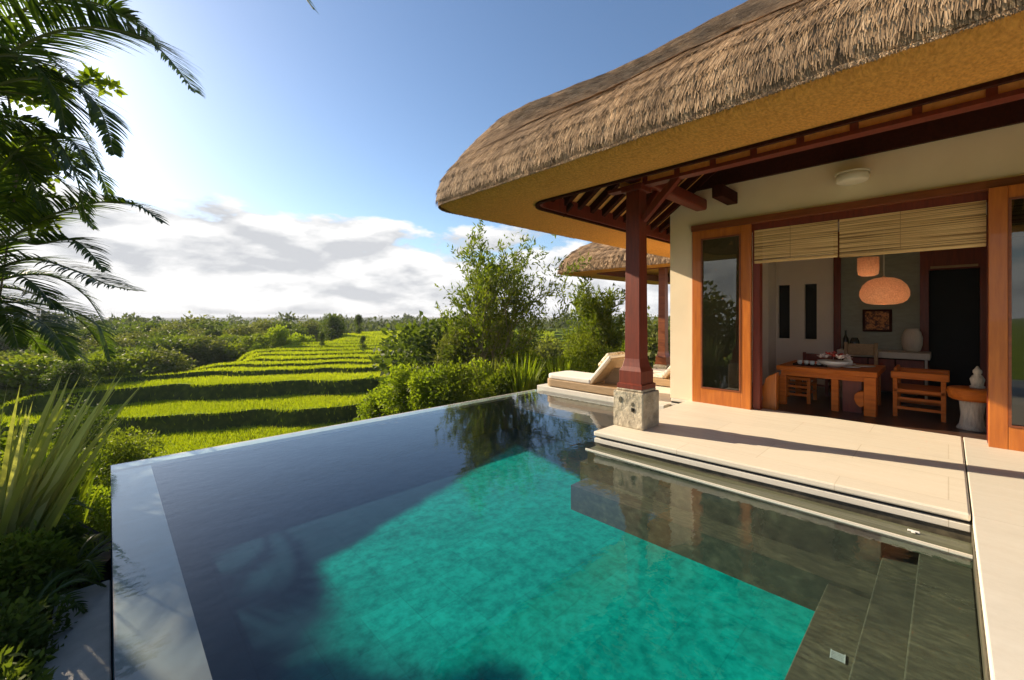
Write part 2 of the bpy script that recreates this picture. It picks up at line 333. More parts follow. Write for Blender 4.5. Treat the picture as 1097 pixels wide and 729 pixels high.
M['blade'] = leafmat('rice_blades', (.24, .29, .010), (.46, .48, .022), .45)
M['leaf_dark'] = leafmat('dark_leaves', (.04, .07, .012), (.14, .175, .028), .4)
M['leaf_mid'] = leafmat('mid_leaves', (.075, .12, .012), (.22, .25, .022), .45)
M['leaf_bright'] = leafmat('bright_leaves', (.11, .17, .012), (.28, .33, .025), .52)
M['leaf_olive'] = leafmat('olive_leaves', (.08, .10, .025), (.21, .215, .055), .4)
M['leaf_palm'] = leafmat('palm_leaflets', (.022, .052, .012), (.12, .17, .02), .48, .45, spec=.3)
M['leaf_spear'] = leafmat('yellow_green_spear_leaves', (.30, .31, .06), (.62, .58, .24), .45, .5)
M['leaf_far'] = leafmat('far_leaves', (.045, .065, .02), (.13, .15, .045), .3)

# ---------------------------------------------------------------- ground
RISE = .55
def wob(l): return 1.5*math.sin(l*.21+.6) + .8*math.sin(l*.47+2.1) + .4*math.sin(l*1.03) + .15*math.sin(l*2.3+1)
LEV = [(-1e9, -3.2), (24.6, -2.60), (28.2, -1.92), (31.2, -1.66), (33.0, -1.50), (34.6, -1.36), (36.6, -1.24), (38.6, -1.13), (40.8, -1.03), (43, -.95), (45.4, -.87), (48, -.80), (50.8, -.73), (54, -.67), (57, -.62)]
def sm(a, b, x):
    x = max(0, min(1, (x-a)/(b-a))); return x*x*(3-2*x)
def rim(l, d, z):                                        # the terraces end at a rim on the left and fall to the wooded valley
    e_ = l + 16.8 + 2.2*sm(30, 20, d) + 1.2*math.sin(d*.45) + .5*math.sin(d*1.3+1)
    return z - 1.9*sm(.2, -3.2, e_)*sm(12.5, 17, d)*sm(60, 50, d)
def base_z(t):
    z = LEV[0][1]
    for i in range(1, len(LEV)):
        z += (LEV[i][1]-LEV[i-1][1])*sm(LEV[i][0], LEV[i][0]+.36, t)
    if t > 60: z += (-9.5 - z)*sm(60, 95, t)
    return z
def mound(x, y, z):
    a = sm(.75, .0, x)*sm(8.2, 6.4, y)*sm(-8, -6, x)                 # the garden left of the pool
    z = z + (-.72 - z)*a
    b = sm(1.8, 4.2, x)*sm(13.5, 9.0, y)*sm(5.2, 6.4, y)*sm(16, 13, x)    # the planted bank behind the pool
    z2 = -1.15 + .12*math.sin(x*1.3+y)
    z = z + (max(z, z2) - z)*b
    return z
def ground_z(x, y):
    l, d = cam_ld(x, y); return mound(x, y, rim(l, d, base_z(d - RISE*l - wob(l)*sm(2, 12, abs(l)+d*.2))))
def make_ground():
    ts = [-1500, -400, -90, -60, -45, -35] + list(np.arange(-28, 25, .8))
    for i in range(1, len(LEV)):
        a = LEV[i][0]; nx = LEV[i+1][0] if i+1 < len(LEV) else 60
        ts += [a-.16, a-.02, a+.1, a+.19, a+.28, a+.37, a+.47]
        ts += list(np.linspace(a+.47, nx-.16, 4)[1:-1])
    ts = sorted(ts) + [60, 64, 68, 73, 78, 84, 90, 97, 110, 150, 250, 500, 1000, 1800, 2600]
    nl = 231; vs_, fs, mi = [], [], []
    for t in ts:
        Lk = 60 + abs(t)*1.6
        for j in range(nl):
            u = (j/(nl-1))*2-1; l = (abs(u)**1.25)*(1 if u > 0 else -1)*Lk - 6*(1-abs(u))
            d = t + RISE*l + wob(l)*sm(2, 12, abs(l)+abs(t+RISE*l)*.2)
            p = W(l, d); z = mound(p.x, p.y, rim(l, d, base_z(t)))
            if 17 < t < 60:
                lip = 0
                for i in range(1, len(LEV)):
                    if LEV[i][0]+.3 < t < LEV[i][0]+.5: lip = .05
                z += lip + .03*math.sin(l*2.3+t)*math.sin(l*.9)
            vs_.append((p.x, p.y, z))
    for i in range(len(ts)-1):
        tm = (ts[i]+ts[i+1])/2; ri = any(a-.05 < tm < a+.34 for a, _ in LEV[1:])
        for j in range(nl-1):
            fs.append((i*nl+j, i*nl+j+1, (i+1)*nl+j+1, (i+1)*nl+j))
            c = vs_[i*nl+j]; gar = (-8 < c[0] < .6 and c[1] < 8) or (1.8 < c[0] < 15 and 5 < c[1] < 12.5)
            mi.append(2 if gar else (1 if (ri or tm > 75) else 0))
    me = bpy.data.meshes.new('ground'); me.from_pydata(vs_, [], fs); me.polygons.foreach_set('material_index', mi) if False else None
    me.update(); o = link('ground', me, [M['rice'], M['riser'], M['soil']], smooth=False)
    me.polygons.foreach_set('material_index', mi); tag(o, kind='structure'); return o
make_ground()

rg = np.random.default_rng(7)
# rice plants: uncountable stuff
def rice():
    n = 210000; V = np.zeros((n, 3, 3)); k = 0; tint = np.zeros(n)
    while k < n:
        r = -1.25 + rg.random()*1.35; d = 9 + 45*rg.random()**1.25; l = r*d
        t = d - RISE*l - wob(l)
        if t < 14 or t > 60 or l < -20.5 - rg.random()*2: continue
        if any(a-.25 < t < a+.30 for a, _ in LEV[1:]):
            if rg.random() < .93: continue
        x, y, _ = W(l, d); 
        if x > 1.4 and y < 10.5: continue
        if x < .8 and y < 8: continue
        z = ground_z(x, y); s = .10 + .0022*d; w_ = .008+.0011*d
        a = rg.random()*6.283; ln = rg.normal(0, .35, 2)*s
        V[k] = [(x-w_*math.cos(a), y-w_*math.sin(a), z-.02), (x+w_*math.cos(a), y+w_*math.sin(a), z-.02), (x+ln[0], y+ln[1], z+s*(.7+.6*rg.random()))]
        tint[k] = min(1, max(0, .5+.22*rg.normal() + .25*math.sin(x*.3+y*.2))); k += 1
    o = quads('rice_plants', V, tint, M['blade'], nv=3); tag(o, kind='stuff', label='bright green rice growing on the stepped terraces', cat='rice')
rice()

# ---------------------------------------------------------------- pool
DX = 3.93; DY = 2.72; PY = 5.66; LX = 6.08; CY = -.10; FZ = -.55
pool = empty('swimming_pool', (0, 0, 0), 'infinity swimming pool with a teal sunlit patch painted on its tiled floor and thin vanishing edge above the rice terraces', 'swimming pool')
# tiled floor; its sunlit patch is painted teal, the shade around it navy
SUN_PATCH = [(4.55, 4.62), (1.24, 3.50), (.95, 2.0), (1.3, .2), (3.62, .2), (3.62, .9)]
def inside_dist(x, y, poly):
    dmin = 9; ins = False; n = len(poly)
    for i in range(n):
        x1, y1 = poly[i]; x2, y2 = poly[(i+1) % n]; dx, dy = x2-x1, y2-y1
        q = max(0, min(1, ((x-x1)*dx+(y-y1)*dy)/(dx*dx+dy*dy))); dmin = min(dmin, math.hypot(x-x1-q*dx, y-y1-q*dy))
        if (y1 > y) != (y2 > y) and x < (x2-x1)*(y-y1)/(y2-y1)+x1: ins = not ins
    return dmin if ins else -dmin
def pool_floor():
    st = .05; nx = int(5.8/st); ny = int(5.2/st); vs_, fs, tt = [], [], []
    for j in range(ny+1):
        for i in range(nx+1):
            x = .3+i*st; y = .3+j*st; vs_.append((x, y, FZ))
            dd = inside_dist(x, y, SUN_PATCH); soft = .08 + .5*sm(3.3, 2.2, y)*sm(1.9, 1.0, x)
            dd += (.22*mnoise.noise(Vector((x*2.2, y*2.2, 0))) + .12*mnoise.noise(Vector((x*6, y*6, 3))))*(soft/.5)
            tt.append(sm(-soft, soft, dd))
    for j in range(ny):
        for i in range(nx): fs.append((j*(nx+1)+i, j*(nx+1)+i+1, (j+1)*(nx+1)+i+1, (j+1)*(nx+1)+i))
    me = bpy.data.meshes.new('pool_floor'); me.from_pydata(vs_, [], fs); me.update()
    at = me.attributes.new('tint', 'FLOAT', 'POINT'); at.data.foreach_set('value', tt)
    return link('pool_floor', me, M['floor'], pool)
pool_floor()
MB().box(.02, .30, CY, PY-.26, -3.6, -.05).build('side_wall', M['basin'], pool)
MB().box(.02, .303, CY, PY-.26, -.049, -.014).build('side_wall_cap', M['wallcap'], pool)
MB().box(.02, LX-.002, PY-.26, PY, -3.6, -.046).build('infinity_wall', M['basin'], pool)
MB().box(.02, LX-.002, PY-.20, PY, -.045, -.010).build('infinity_wall_cap', M['pale_stone'], pool)
b = MB(); b.box(3.44, 3.73, .315, DY-.02, -1.6, -.30); b.box(3.73, 3.96, .315, DY-.02, -1.6, -.02); b.build('bench', M['darkstone'], pool)
b = MB(); b.box(.30, 3.98, CY, .13, -1.6, -.07); b.build('step', M['darkstone'], pool, bevel=.006)
b = MB(); b.box(.30, 3.98, .132, .31, -1.6, -.17); b.build('step', M['darkstone'], pool, bevel=.006)
b = MB(); b.box(.30, 3.98, .312, .558, -1.6, -.33); b.build('step', M['darkstone'], pool, bevel=.006)
MB().box(3.73, DX, .56, DY-.02, -.02, .010).build('wet_ledge', M['wetledge'], pool)
MB().box(3.73, DX, CY, .56, -.068, .010).build('wet_ledge', M['wetledge'], pool)
MB().box(3.715, 3.73, CY, DY, -.004, .014).build('ledge_edging', M['coping'], pool)
MB().box(3.96, LX, DY-.02, DY+.25, -1.6, -.25).build('bench', M['darkstone'], pool)
MB().box(5.2, LX, DY+.25, PY-.27, -1.6, -.19).build('shallow_shelf', M['basin'], pool)
MB().box(5.2, LX, DY+.25, PY-.27, -.189, -.16).build('shelf_paving', M['wallcap'], pool)
b = MB(); b.prism([(.30, CY-.002), (3.96, CY-.002), (3.96, DY), (LX, DY), (LX, PY-.27), (.30, PY-.27)], FZ-.3, FZ-.02); b.build('basin_slab', M['basin'], pool)
# water
def water():
    st = .04; me = bpy.data.meshes.new('water'); import bmesh
    bm = bmesh.new(); vs_ = [bm.verts.new((x, y, 0)) for x, y in [(.022, CY+.002), (DX+.03, CY+.002), (DX+.03, DY+.001), (LX+.01, DY+.001), (LX+.01, PY-.06), (.022, PY-.06)]]
    bm.faces.new(vs_); bm.to_mesh(me); bm.free(); o = link('water', me, M['water']); tag(o, kind='structure')
water()
d_ = MB()
for i in range(5): d_.box(-.07+i*.03, -.055+i*.03, -.06, .06, 0, .012)
d_.box(-.08, .08, -.07, -.06, 0, .012); d_.box(-.08, .08, .06, .07, 0, .012)
dp = P(905, 708, 1.72); o = d_.build('pool_drain', M['metal']); o.scale = (.45, .45, .35); o.location = (2.74, .40, -.3285); o.rotation_euler = (0, 0, .1)
tag(o, 'small pale slotted drain grate set in the dark pool step', 'drain')
s_ = MB(); s_.box(-.006, .006, -.03, .03, 0, .012); s_.box(-.03, -.006, -.010, .010, .003, .010)
o = s_.build('water_spout', M['porcelain'], bevel=.003); o.location = (3.85, .16, .012); tag(o, 'small white water inlet lying on the wet ledge near the deck corner', 'spout')

# ---------------------------------------------------------------- deck
def deck_slab(name, poly, z0, z1, mat, bev=.008):
    o = MB().prism(poly, z0, z1).build(name, mat, bevel=bev); tag(o, kind='structure'); return o
E0, E1 = (3.87, DY), (4.0, CY)                                        # pool-side edge of the deck
def off(p, e_): return (p[0]+e_, p[1])
deck_slab('deck', [E1, (6.5, CY), (6.5, 2.985), (6.3, 2.985), (6.3, DY), E0], .118, .17, M['deck'], .012)
deck_slab('deck_groove', [off(E1, .035), (6.48, CY+.001), (6.48, 2.98), (6.3, 2.98), (6.3, DY-.03), off(E0, .04)], .095, .117, M['black'], 0)
deck_slab('deck_base', [off(E1, .012), (6.48, CY), (6.48, 2.984), (6.28, 2.984), (6.28, DY-.005), off(E0, .012)], .045, .094, M['coping'], .006)
deck_slab('deck_footing', [off(E1, .03), (6.45, CY+.004), (6.45, 2.98), (6.26, 2.98), (6.26, DY-.02), off(E0, .03)], -3.5, .044, M['darkstone'], 0)
deck_slab('pavement', [(-.6, -6), (6.5, -6), (6.5, CY-.008), (4.008, CY-.008), (-.6, CY-.008)], .1, .168, M['coping'], .006)
deck_slab('pavement_base', [(-.58, -5.98), (6.48, -5.98), (6.48, CY-.003), (-.58, CY-.003)], -3.5, .099, M['darkstone'], 0)
deck_slab('lounge_terrace', [(LX, 2.99), (9.6, 2.99), (9.6, PY-.05), (LX, PY-.05)], -.02, .08, M['coping'], .01)
deck_slab('lounge_terrace_base', [(LX+.03, 3.0), (9.58, 3.0), (9.58, PY-.08), (LX+.03, PY-.08)], -3.5, -.021, M['stucco'], 0)
# low trough beside the pool, half buried by the garden
o = MB().box(-.26, .015, 2.2, 4.3, -.8, -.50).build('stone_ledge', M['pale_stone'], bevel=.01, offset=(-.12, 3.2, -.8)); o.location = (-.12, 3.2, -.8)
tag(o, 'pale stone kerb block below the outer side of the pool wall', 'kerb stone')

# ---------------------------------------------------------------- thatched roofs
PROF = [(0, 0), (-.015, .10), (.0, .20), (.035, .31), (.10, .42), (.2, .53), (.34, .64), (.6, .79), (.91, .96), (1.37, 1.22), (1.68, 1.42), (1.99, 1.64), (2.3, 1.88), (3.0, 2.42), (3.6, 2.92), (4.8, 3.95)]
def prof_at(q, sc):
    i = min(int(q*(len(PROF)-1)), len(PROF)-2); f_ = q*(len(PROF)-1)-i
    a, b_ = PROF[i], PROF[i+1]; return (a[0]+(b_[0]-a[0])*f_)*sc, (a[1]+(b_[1]-a[1])*f_)*sc
def make_thatch(parent, x0, x1, y0, y1, z, sc=1.0, smax=None, roll=.2, n_blades=90000, rad=.32, blade_region=None, bl=(.10, .2), bw=.0065):
    if smax is None: smax = min(x1-x0, y1-y0)/2
    qs = []; q = 0
    while q <= 1.0001:
        s_, _ = prof_at(q, sc)
        if s_ > smax: break
        qs.append(q); q += 1/((len(PROF)-1)*4)
    def pt(side, u, q):
        """side 0 = front (x0), u from 0 (y1 end) to 1 (y0 end); 1 = end y0; 2 = back; 3 = end y1"""
        s_, h_ = prof_at(q, sc); s_ = min(s_, smax); r = rad
        ax0, ax1, ay0, ay1 = x0+s_, x1-s_, y0+s_, y1-s_
        return ax0, ax1, ay0, ay1, r, h_
    def ring(q):
        ax0, ax1, ay0, ay1, r, h_ = pt(0, 0, q); r = max(.02, min(r, (ax1-ax0)/2, (ay1-ay0)/2)); pts = []
        ns = max(2, int((y1-y0)/.09)); nf = max(2, int((x1-x0)/.12)); na = 10
        def arc(cx, cy, a0):
            for k in range(na): a = a0 + k/na*math.pi/2; pts.append((cx+r*math.cos(a), cy+r*math.sin(a)))
        arc(ax0+r, ay1-r, math.pi/2)
        for k in range(ns): pts.append((ax0, ay1-r + (ay0-ay1+2*r)*k/ns))
        arc(ax0+r, ay0+r, math.pi)
        for k in range(nf): pts.append((ax0+r+(ax1-ax0-2*r)*k/nf, ay0))
        arc(ax1-r, ay0+r, math.pi*1.5)
        for k in range(ns): pts.append((ax1, ay0+r + (ay1-ay0-2*r)*k/ns))
        arc(ax1-r, ay1-r, 0)
        for k in range(nf): pts.append((ax1-r-(ax1-ax0-2*r)*k/nf, ay1))
        out = []
        for x, y in pts: out.append((x, y, z + h_ + hump(x, y)))
        return out
    def hump(x, y):
        a = min(x-x0, x1-x); b_ = min(y-y0, y1-y); df = (a-b_)
        h_ = roll*math.exp(-(df/.42)**2)*sm(.08, .7, min(a, b_))
        h_ += .035*sc*mnoise.noise(Vector((x*.9, y*.9, 0)))*sm(.0, .4, min(a, b_)) + .014*mnoise.noise(Vector((x*5, y*5, 1)))
        return h_
    rings = [ring(q) for q in qs]; n = len(rings[0]); vs_ = [p for r_ in rings for p in r_]
    fs = [(i*n+j, i*n+(j+1) % n, (i+1)*n+(j+1) % n, (i+1)*n+j) for i in range(len(rings)-1) for j in range(n)]
    fs.append(tuple((len(rings)-1)*n+j for j in range(n)))
    me = bpy.data.meshes.new('thatch_bed'); me.from_pydata(vs_, [], [tuple(reversed(f)) for f in fs]); me.update()
    at = me.attributes.new('tint', 'FLOAT', 'POINT'); at.data.foreach_set('value', [.22 + .25*rg.random() for _ in vs_])
    bed = link('roof', me, M['thatch'], parent, smooth=True)
    # straw on the visible sides
    RA = np.array(rings); nr = RA.shape[0]; rr = blade_region or (0, int((y1-y0)/.09)+12)
    mid = (rr[0]+rr[1])//2; seg = np.linalg.norm(RA[1:, mid]-RA[:-1, mid], axis=1); cum = np.concatenate([[0], np.cumsum(seg)]); tot = cum[-1]; m = n_blades
    fr = rg.random(m) < .06; a = np.where(fr, 0.0, rg.random(m)*tot)
    i = np.clip(np.searchsorted(cum, a, 'right')-1, 0, nr-2); fi = ((a-cum[i])/np.maximum(seg[i], 1e-6))[:, None]
    jf = rr[0]+rg.random(m)*(rr[1]-rr[0]); j = np.floor(jf).astype(int); fj = (jf-j)[:, None]; j0 = j % n; j1 = (j+1) % n
    A = RA[i, j0]*(1-fj)+RA[i, j1]*fj; B = RA[i+1, j0]*(1-fj)+RA[i+1, j1]*fj; p = A*(1-fi)+B*fi
    def nrmz(v): return v/np.maximum(np.linalg.norm(v, axis=1), 1e-6)[:, None]
    dn = nrmz(A-B); tg = nrmz(RA[i, j1]-RA[i, j0]); nm = nrmz(np.cross(tg, dn))
    cen = np.array([(x0+x1)/2, (y0+y1)/2, z-3.0]); out = np.where((np.sum(nm*(p-cen), axis=1) > 0)[:, None], nm, -nm)
    frc = fr[:, None]; Ln = np.where(fr, rg.uniform(.01, .035, m), rg.uniform(bl[0], bl[1], m))[:, None]
    dirv = np.where(frc, np.array([0, 0, -1.]) + tg*rg.normal(0, .2, (m, 1)) + out*rg.normal(0, .1, (m, 1)), dn + tg*rg.normal(0, .09, (m, 1)))
    wd = bw*rg.uniform(.6, 1.6, (m, 1)); b0 = p + out*.003; tip = p + dirv*Ln + out*rg.uniform(.001, .009, (m, 1)); tip[:, 2] = np.maximum(tip[:, 2], z-rg.uniform(.0, .028, m))
    V = np.stack([b0-tg*wd, b0+tg*wd, tip+tg*wd*.55, tip-tg*wd*.55], axis=1)
    al = np.abs(tg[:, 1])*p[:, 1]+np.abs(tg[:, 0])*p[:, 0]
    cl = np.sin(al*23+2*np.sin(a*5+al*3))*.4+np.sin(al*61+a*9+np.sin(al*9)*2)*.35+np.sin(al*7.3+a*2.1)*.25+np.sin(a*31+np.sin(al*4)*2)*.2
    T = np.clip(.50+.20*rg.normal(size=m)+.24*cl, 0, 1)
    keep = np.linalg.norm(RA[i, j1]-RA[i, j0], axis=1) > 1e-4; V = V[keep]; T = T[keep]
    quads('straw', V, T, M['thatch'], bed)
    return bed
def soffit_ring(parent, x0, x1, y0, y1, z, wf, we, rad=.32):
    """flat underside of the thatch: a ring from the eave in to the timber trim"""
    def rr(ax0, ax1, ay0, ay1, r, na=12):
        pts = []
        for cx, cy, a0 in ((ax0+r, ay1-r, 90), (ax0+r, ay0+r, 180), (ax1-r, ay0+r, 270), (ax1-r, ay1-r, 0)):
            for k in range(na+1): a = R(a0+90*k/na); pts.append((cx+r*math.cos(a), cy+r*math.sin(a)))
        return pts
    o_ = rr(x0, x1, y0, y1, rad); m_ = rr(x0+.09, x1-.09, y0+.09, y1-.09, rad*.9); i_ = rr(x0+wf, x1-wf, y0+we, y1-we, .28)
    n = len(o_); vs_ = [(x, y, z+.01) for x, y in o_] + [(x, y, z-.045) for x, y in m_] + [(x, y, z-.01) for x, y in i_]
    fs = [(k*n+j, k*n+(j+1) % n, (k+1)*n+(j+1) % n, (k+1)*n+j) for k in range(2) for j in range(n)]
    me = bpy.data.meshes.new('soffit'); me.from_pydata(vs_, [], fs); me.update(); link('soffit', me, M['soffit'], parent, smooth=True)
    return i_

villa = empty('villa', (6.3, 0, 0), 'cream walled villa with a deep thatched roof, red timber posts and open sliding doors', 'house')
def vp(o):                                              # children keep world coordinates
    o.matrix_parent_inverse = villa.matrix_world.inverted(); return o
VOFF = Vector((6.3, 0, 0))
villa.location = (0, 0, 0)
RX0, RX1, RY0, RY1, RZ = 2.70, 12.3, -9.0, 4.22, 2.72
make_thatch(villa, RX0, RX1, RY0, RY1, RZ, 1.0, 4.8, .30, 720000, blade_region=(-22, 95), bl=(.05, .11), bw=.0026)
inner = soffit_ring(villa, RX0, RX1, RY0, RY1, RZ, .72, .88)
# trim boards around the inner edge of the soffit (dark moulding)
def ring_board(name, pts, z0, z1, w_, mat, parent):
    n = len(pts); c = Vector((sum(p[0] for p in pts)/n, sum(p[1] for p in pts)/n)); mb_ = MB(); vs_ = []
    for i, p in enumerate(pts):
        a, b_ = Vector(pts[i-1]), Vector(pts[(i+1) % n]); t_ = (b_-a).normalized(); nn = Vector((t_.y, -t_.x))
        if nn.dot(c-Vector(p)) < 0: nn = -nn
        q = Vector(p)+nn*w_; vs_ += [(p[0], p[1], z0), (q.x, q.y, z0), (q.x, q.y, z1), (p[0], p[1], z1)]
    fs = [(i*4+k, i*4+(k+1) % 4, ((i+1) % n)*4+(k+1) % 4, ((i+1) % n)*4+k) for i in range(n) for k in range(4)]
    mb_.add(vs_, fs); return mb_.build(name, mat, parent)
ring_board('eave_trim', inner, RZ-.035, RZ+.02, .035, M['darkwood'], villa)
inner2 = [(p[0] + (.035 if p[0] < 7 else -.035), p[1] + (-.035 if p[1] > 0 else .035)) for p in inner]
ring_board('fascia', inner2, RZ-.01, RZ+.16, .03, M['redwood'], villa)
# matting ceiling and rafters following the roof pitch
IX, IY, IZ, SL = 3.42, 3.34, 2.86, .70
cm = MB(); cm.add([(IX-.1, IY+.1, IZ-.07), (IX-.1, -8.1, IZ-.07), (6.5, -8.1, IZ+SL*3.08), (6.5, IY-3.08, IZ+SL*3.08)], [(0, 1, 2, 3)])
cm.add([(IX-.1, IY+.1, IZ-.07), (6.5, IY-3.08, IZ+SL*3.08), (9.2, IY-3.08, IZ+SL*3.08), (11.9, IY+.1, IZ-.07)], [(0, 1, 2, 3)])
cm.build('matting_ceiling', M['mat'], villa)
def rafter(a, b_): 
    v_ = Vector((0, 0, -.05)); MB().bar(Vector(a)+v_, Vector(b_)+v_, .07, .09).build('rafter', M['darkwood'], villa)
for k in range(22):
    x = IX + .12 + k*.27
    run = min(x-IX, 3.0)
    if run > .15 and x < 9: rafter((x, IY, IZ), (x, IY-run, IZ+SL*run))
for k in range(15):
    y = 2.95 - k*.36
    run = min(IY-y, 3.0) 
    rafter((IX, y, IZ), (IX+run, y, IZ+SL*run))
MB().bar((IX, IY, IZ-.07), (6.4, IY-2.98, IZ+SL*2.98-.07), .13, .15).build('hip_rafter', M['darkwood'], villa)
# column and beams
CXP, CYP = 4.45, 2.53
def column(parent, x, y, z0, ztop, w_=.19, plinth=True, mat='redwood'):
    h = w_/2
    prof = [(h+.065, 0), (h+.065, .05), (h+.045, .06), (h+.045, .20), (h+.02, .25), (h+.008, .30), (h, .34), (h-.012, ztop-z0-.50)]
    c = MB()
    for i in range(len(prof)-1):
        (r0, a0), (r1, a1) = prof[i], prof[i+1]
        vs_ = [(x+sx*r0, y+sy*r0, z0+.44+a0) for sx, sy in ((-1, -1), (1, -1), (1, 1), (-1, 1))] + [(x+sx*r1, y+sy*r1, z0+.44+a1) for sx, sy in ((-1, -1), (1, -1), (1, 1), (-1, 1))]
        c.add(vs_, [(0, 1, 5, 4), (1, 2, 6, 5), (2, 3, 7, 6), (3, 0, 4, 7)])
    c.box(x-h-.03, x+h+.03, y-h-.03, y+h+.03, ztop-.07, ztop)
    o = c.build('column', M[mat], parent, bevel=.004)
    if plinth:
        p_ = MB(); p_.box(x-.19, x+.19, y-.19, y+.19, z0, z0+.41); p_.box(x-.165, x+.165, y-.165, y+.165, z0+.41, z0+.44)
        pl = p_.build('plinth', M['plinth'], o, bevel=.018, segs=3)
        random.seed(4)
        for k in range(5):
            a = random.uniform(-.11, .11); zz = z0+random.uniform(.2, .34); s_ = random.uniform(.014, .03); cv = MB()
            cv.lathe([(0.002, 0), (s_, .002), (s_*.8, .005)], (0, 0, 0), 7)
            for q in range(-21, 0): v = cv.v[q]; cv.v[q] = (x-.191-v[2], y+a+v[0], zz+v[1]*1.5)
            cv.build('carving', M['darkstone'], o)
    return o
col1 = column(villa, CXP, CYP, .17, 2.95)
column(villa, CXP, -3.6, .17, 2.95)
b = MB(); b.box(CXP-.06, CXP+.06, -8, CYP+.35, 2.93, 2.965); b.build('beam', M['redwood'], villa)
b = MB(); b.box(CXP-.06, CXP+.06, -8, CYP+.35, 3.065, 3.22); b.build('beam', M['redwood'], villa)
y = 1.28+.372*3
while y > -4: MB().box(CXP-.05, CXP+.05, y-.028, y+.028, 2.966, 3.064).build('beam_spacer', M['redwood'], villa); y -= .372
MB().box(CXP-.035, CXP-.01, -8, CYP+.2, 2.966, 3.064).build('beam_matting', M['mat'], villa)
MB().box(CXP-.45, 6.42, CYP-.085, CYP+.085, 2.99, 3.15).build('cross_beam', M['redwood'], villa, bevel=.03)
MB().box(5.75, 6.5, CYP-.5, CYP-.36, 3.0, 3.16).build('cross_beam', M['darkwood'], villa, bevel=.01)
for a, b_ in (((CXP, CYP-.09, 2.55), (CXP, CYP-.5, 2.95)), ((CXP+.09, CYP, 2.55), (CXP+.5, CYP, 2.99))):
    MB().bar(a, b_, .07, .07).build('brace', M['redwood'], villa)
MB().bar((CXP, CYP, 3.2), (CXP, CYP-.7, 3.72), .08, .08).build('brace', M['redwood'], villa)
MB().bar((4.1, IY+.01, 2.70), (4.1, IY-.14, 2.82), .03, .06).build('bracket', M['darkwood'], villa)
# walls
FXW = 6.30
wm_ = MB(); wm_.prismx([(2.66, .17), (3.0, .17), (3.0, 3.06), (2.66, 3.29)], FXW, FXW+.2)
wm_.prismx([(-7, 2.72), (2.66, 2.72), (2.66, 3.29), (-7, 3.29)], FXW, FXW+.2)
wm_.prismx([(-7, .17), (-2.1, .17), (-2.1, 2.72), (-7, 2.72)], FXW, FXW+.2)
wm_.build('wall', M['plaster'], villa)
MB().prismy([(6.5, -.6), (10.6, -.6), (10.6, 3.06), (6.5, 3.06)], 2.8, 3.0).build('wall', M['plaster'], villa)
MB().box(6.5, 6.9, -2.6, -2.4, -.6, 3.06).box(10.2, 10.6, -2.6, -2.4, -.6, 3.06).box(6.9, 10.2, -2.6, -2.4, -.6, .9).box(6.9, 10.2, -2.6, -2.4, 2.5, 3.06).build('wall', M['plaster'], villa)  # unseen window opening added in this wall to let daylight into the room
MB().box(FXW-.05, FXW+.3, -7.5, 2.62, 3.292, 3.9).build('wall_plate', M['darkwood'], villa)
MB().box(FXW+.02, FXW+.2, -7.5, 1.2, 3.9, 4.9).build('gable_boarding', M['darkwood'], villa)
# room
MB().box(6.5, 10.6, -2.4, 2.8, -.6, .15).build('room_floor', M['infloor'], villa)
MB().box(6.45, 10.6, -2.4, 2.8, 2.95, 3.03).build('room_ceiling', M['inwhite'], villa)
MB().box(6.28, 6.52, -2.1, 2.66, .10, .158).build('threshold', M['headwood'], villa)
BX = 9.5
ys = [PX(p, BX) for p in (834, 846, 862, 875)]; z0s, z1s = 1.0, 2.04
wl = MB()
for ya, yb in ((ys[0], 2.8), (ys[2], ys[1]), (1.44, ys[3])): wl.box(BX, BX+.12, ya, yb, .15, 2.95)
for ya, yb in ((ys[1], ys[0]), (ys[3], ys[2])): wl.box(BX, BX+.12, ya, yb, .15, z0s); wl.box(BX, BX+.12, ya, yb, z1s, 2.95)
wl.build('inner_wall', M['inwhite'], villa)
for ya, yb in ((ys[1], ys[0]), (ys[3], ys[2])): MB().box(BX+.06, BX+.10, ya+.002, yb-.002, z0s+.002, z1s-.002).build('slot_window', M['black'], villa)
MB().box(BX-.5, BX, 2.36, 2.8, .15, 2.95).build('inner_wall', M['inwhite'], villa)
MB().box(BX-.06, BX+.1, 1.34, 1.44, .15, 2.95).build('inner_post', M['redwood'], villa)
MB().box(BX, BX+.12, .32, 1.34, .15, 2.95).build('inner_wall', M['inteal'], villa)
dr = MB(); dr.box(BX-.05, BX+.1, .22, .32, .15, 2.95); dr.box(BX-.05, BX+.1, -.45, -.33, .15, 2.95); dr.box(BX-.05, BX+.1, -.33, .22, 2.17, 2.95)
dfr = dr.build('inner_doorway', M['redwood'], villa); MB().box(BX-.075, BX-.05, -.31, .20, 2.19, 2.225).build('lintel_strip', M['palewood'], dfr)
MB().box(BX+.3, BX+.4, -.5, .4, .15, 2.3).build('doorway_shade_panel', M['black'], villa)  # near-black panel painted as the shade beyond the open doorway
MB().box(BX, BX+.12, -2.4, -.45, .15, 2.95).build('inner_wall', M['inteal'], villa)
MB().box(10.5, 10.6, -2.4, 2.8, .15, 2.95).build('inner_wall', M['inwhite'], villa)
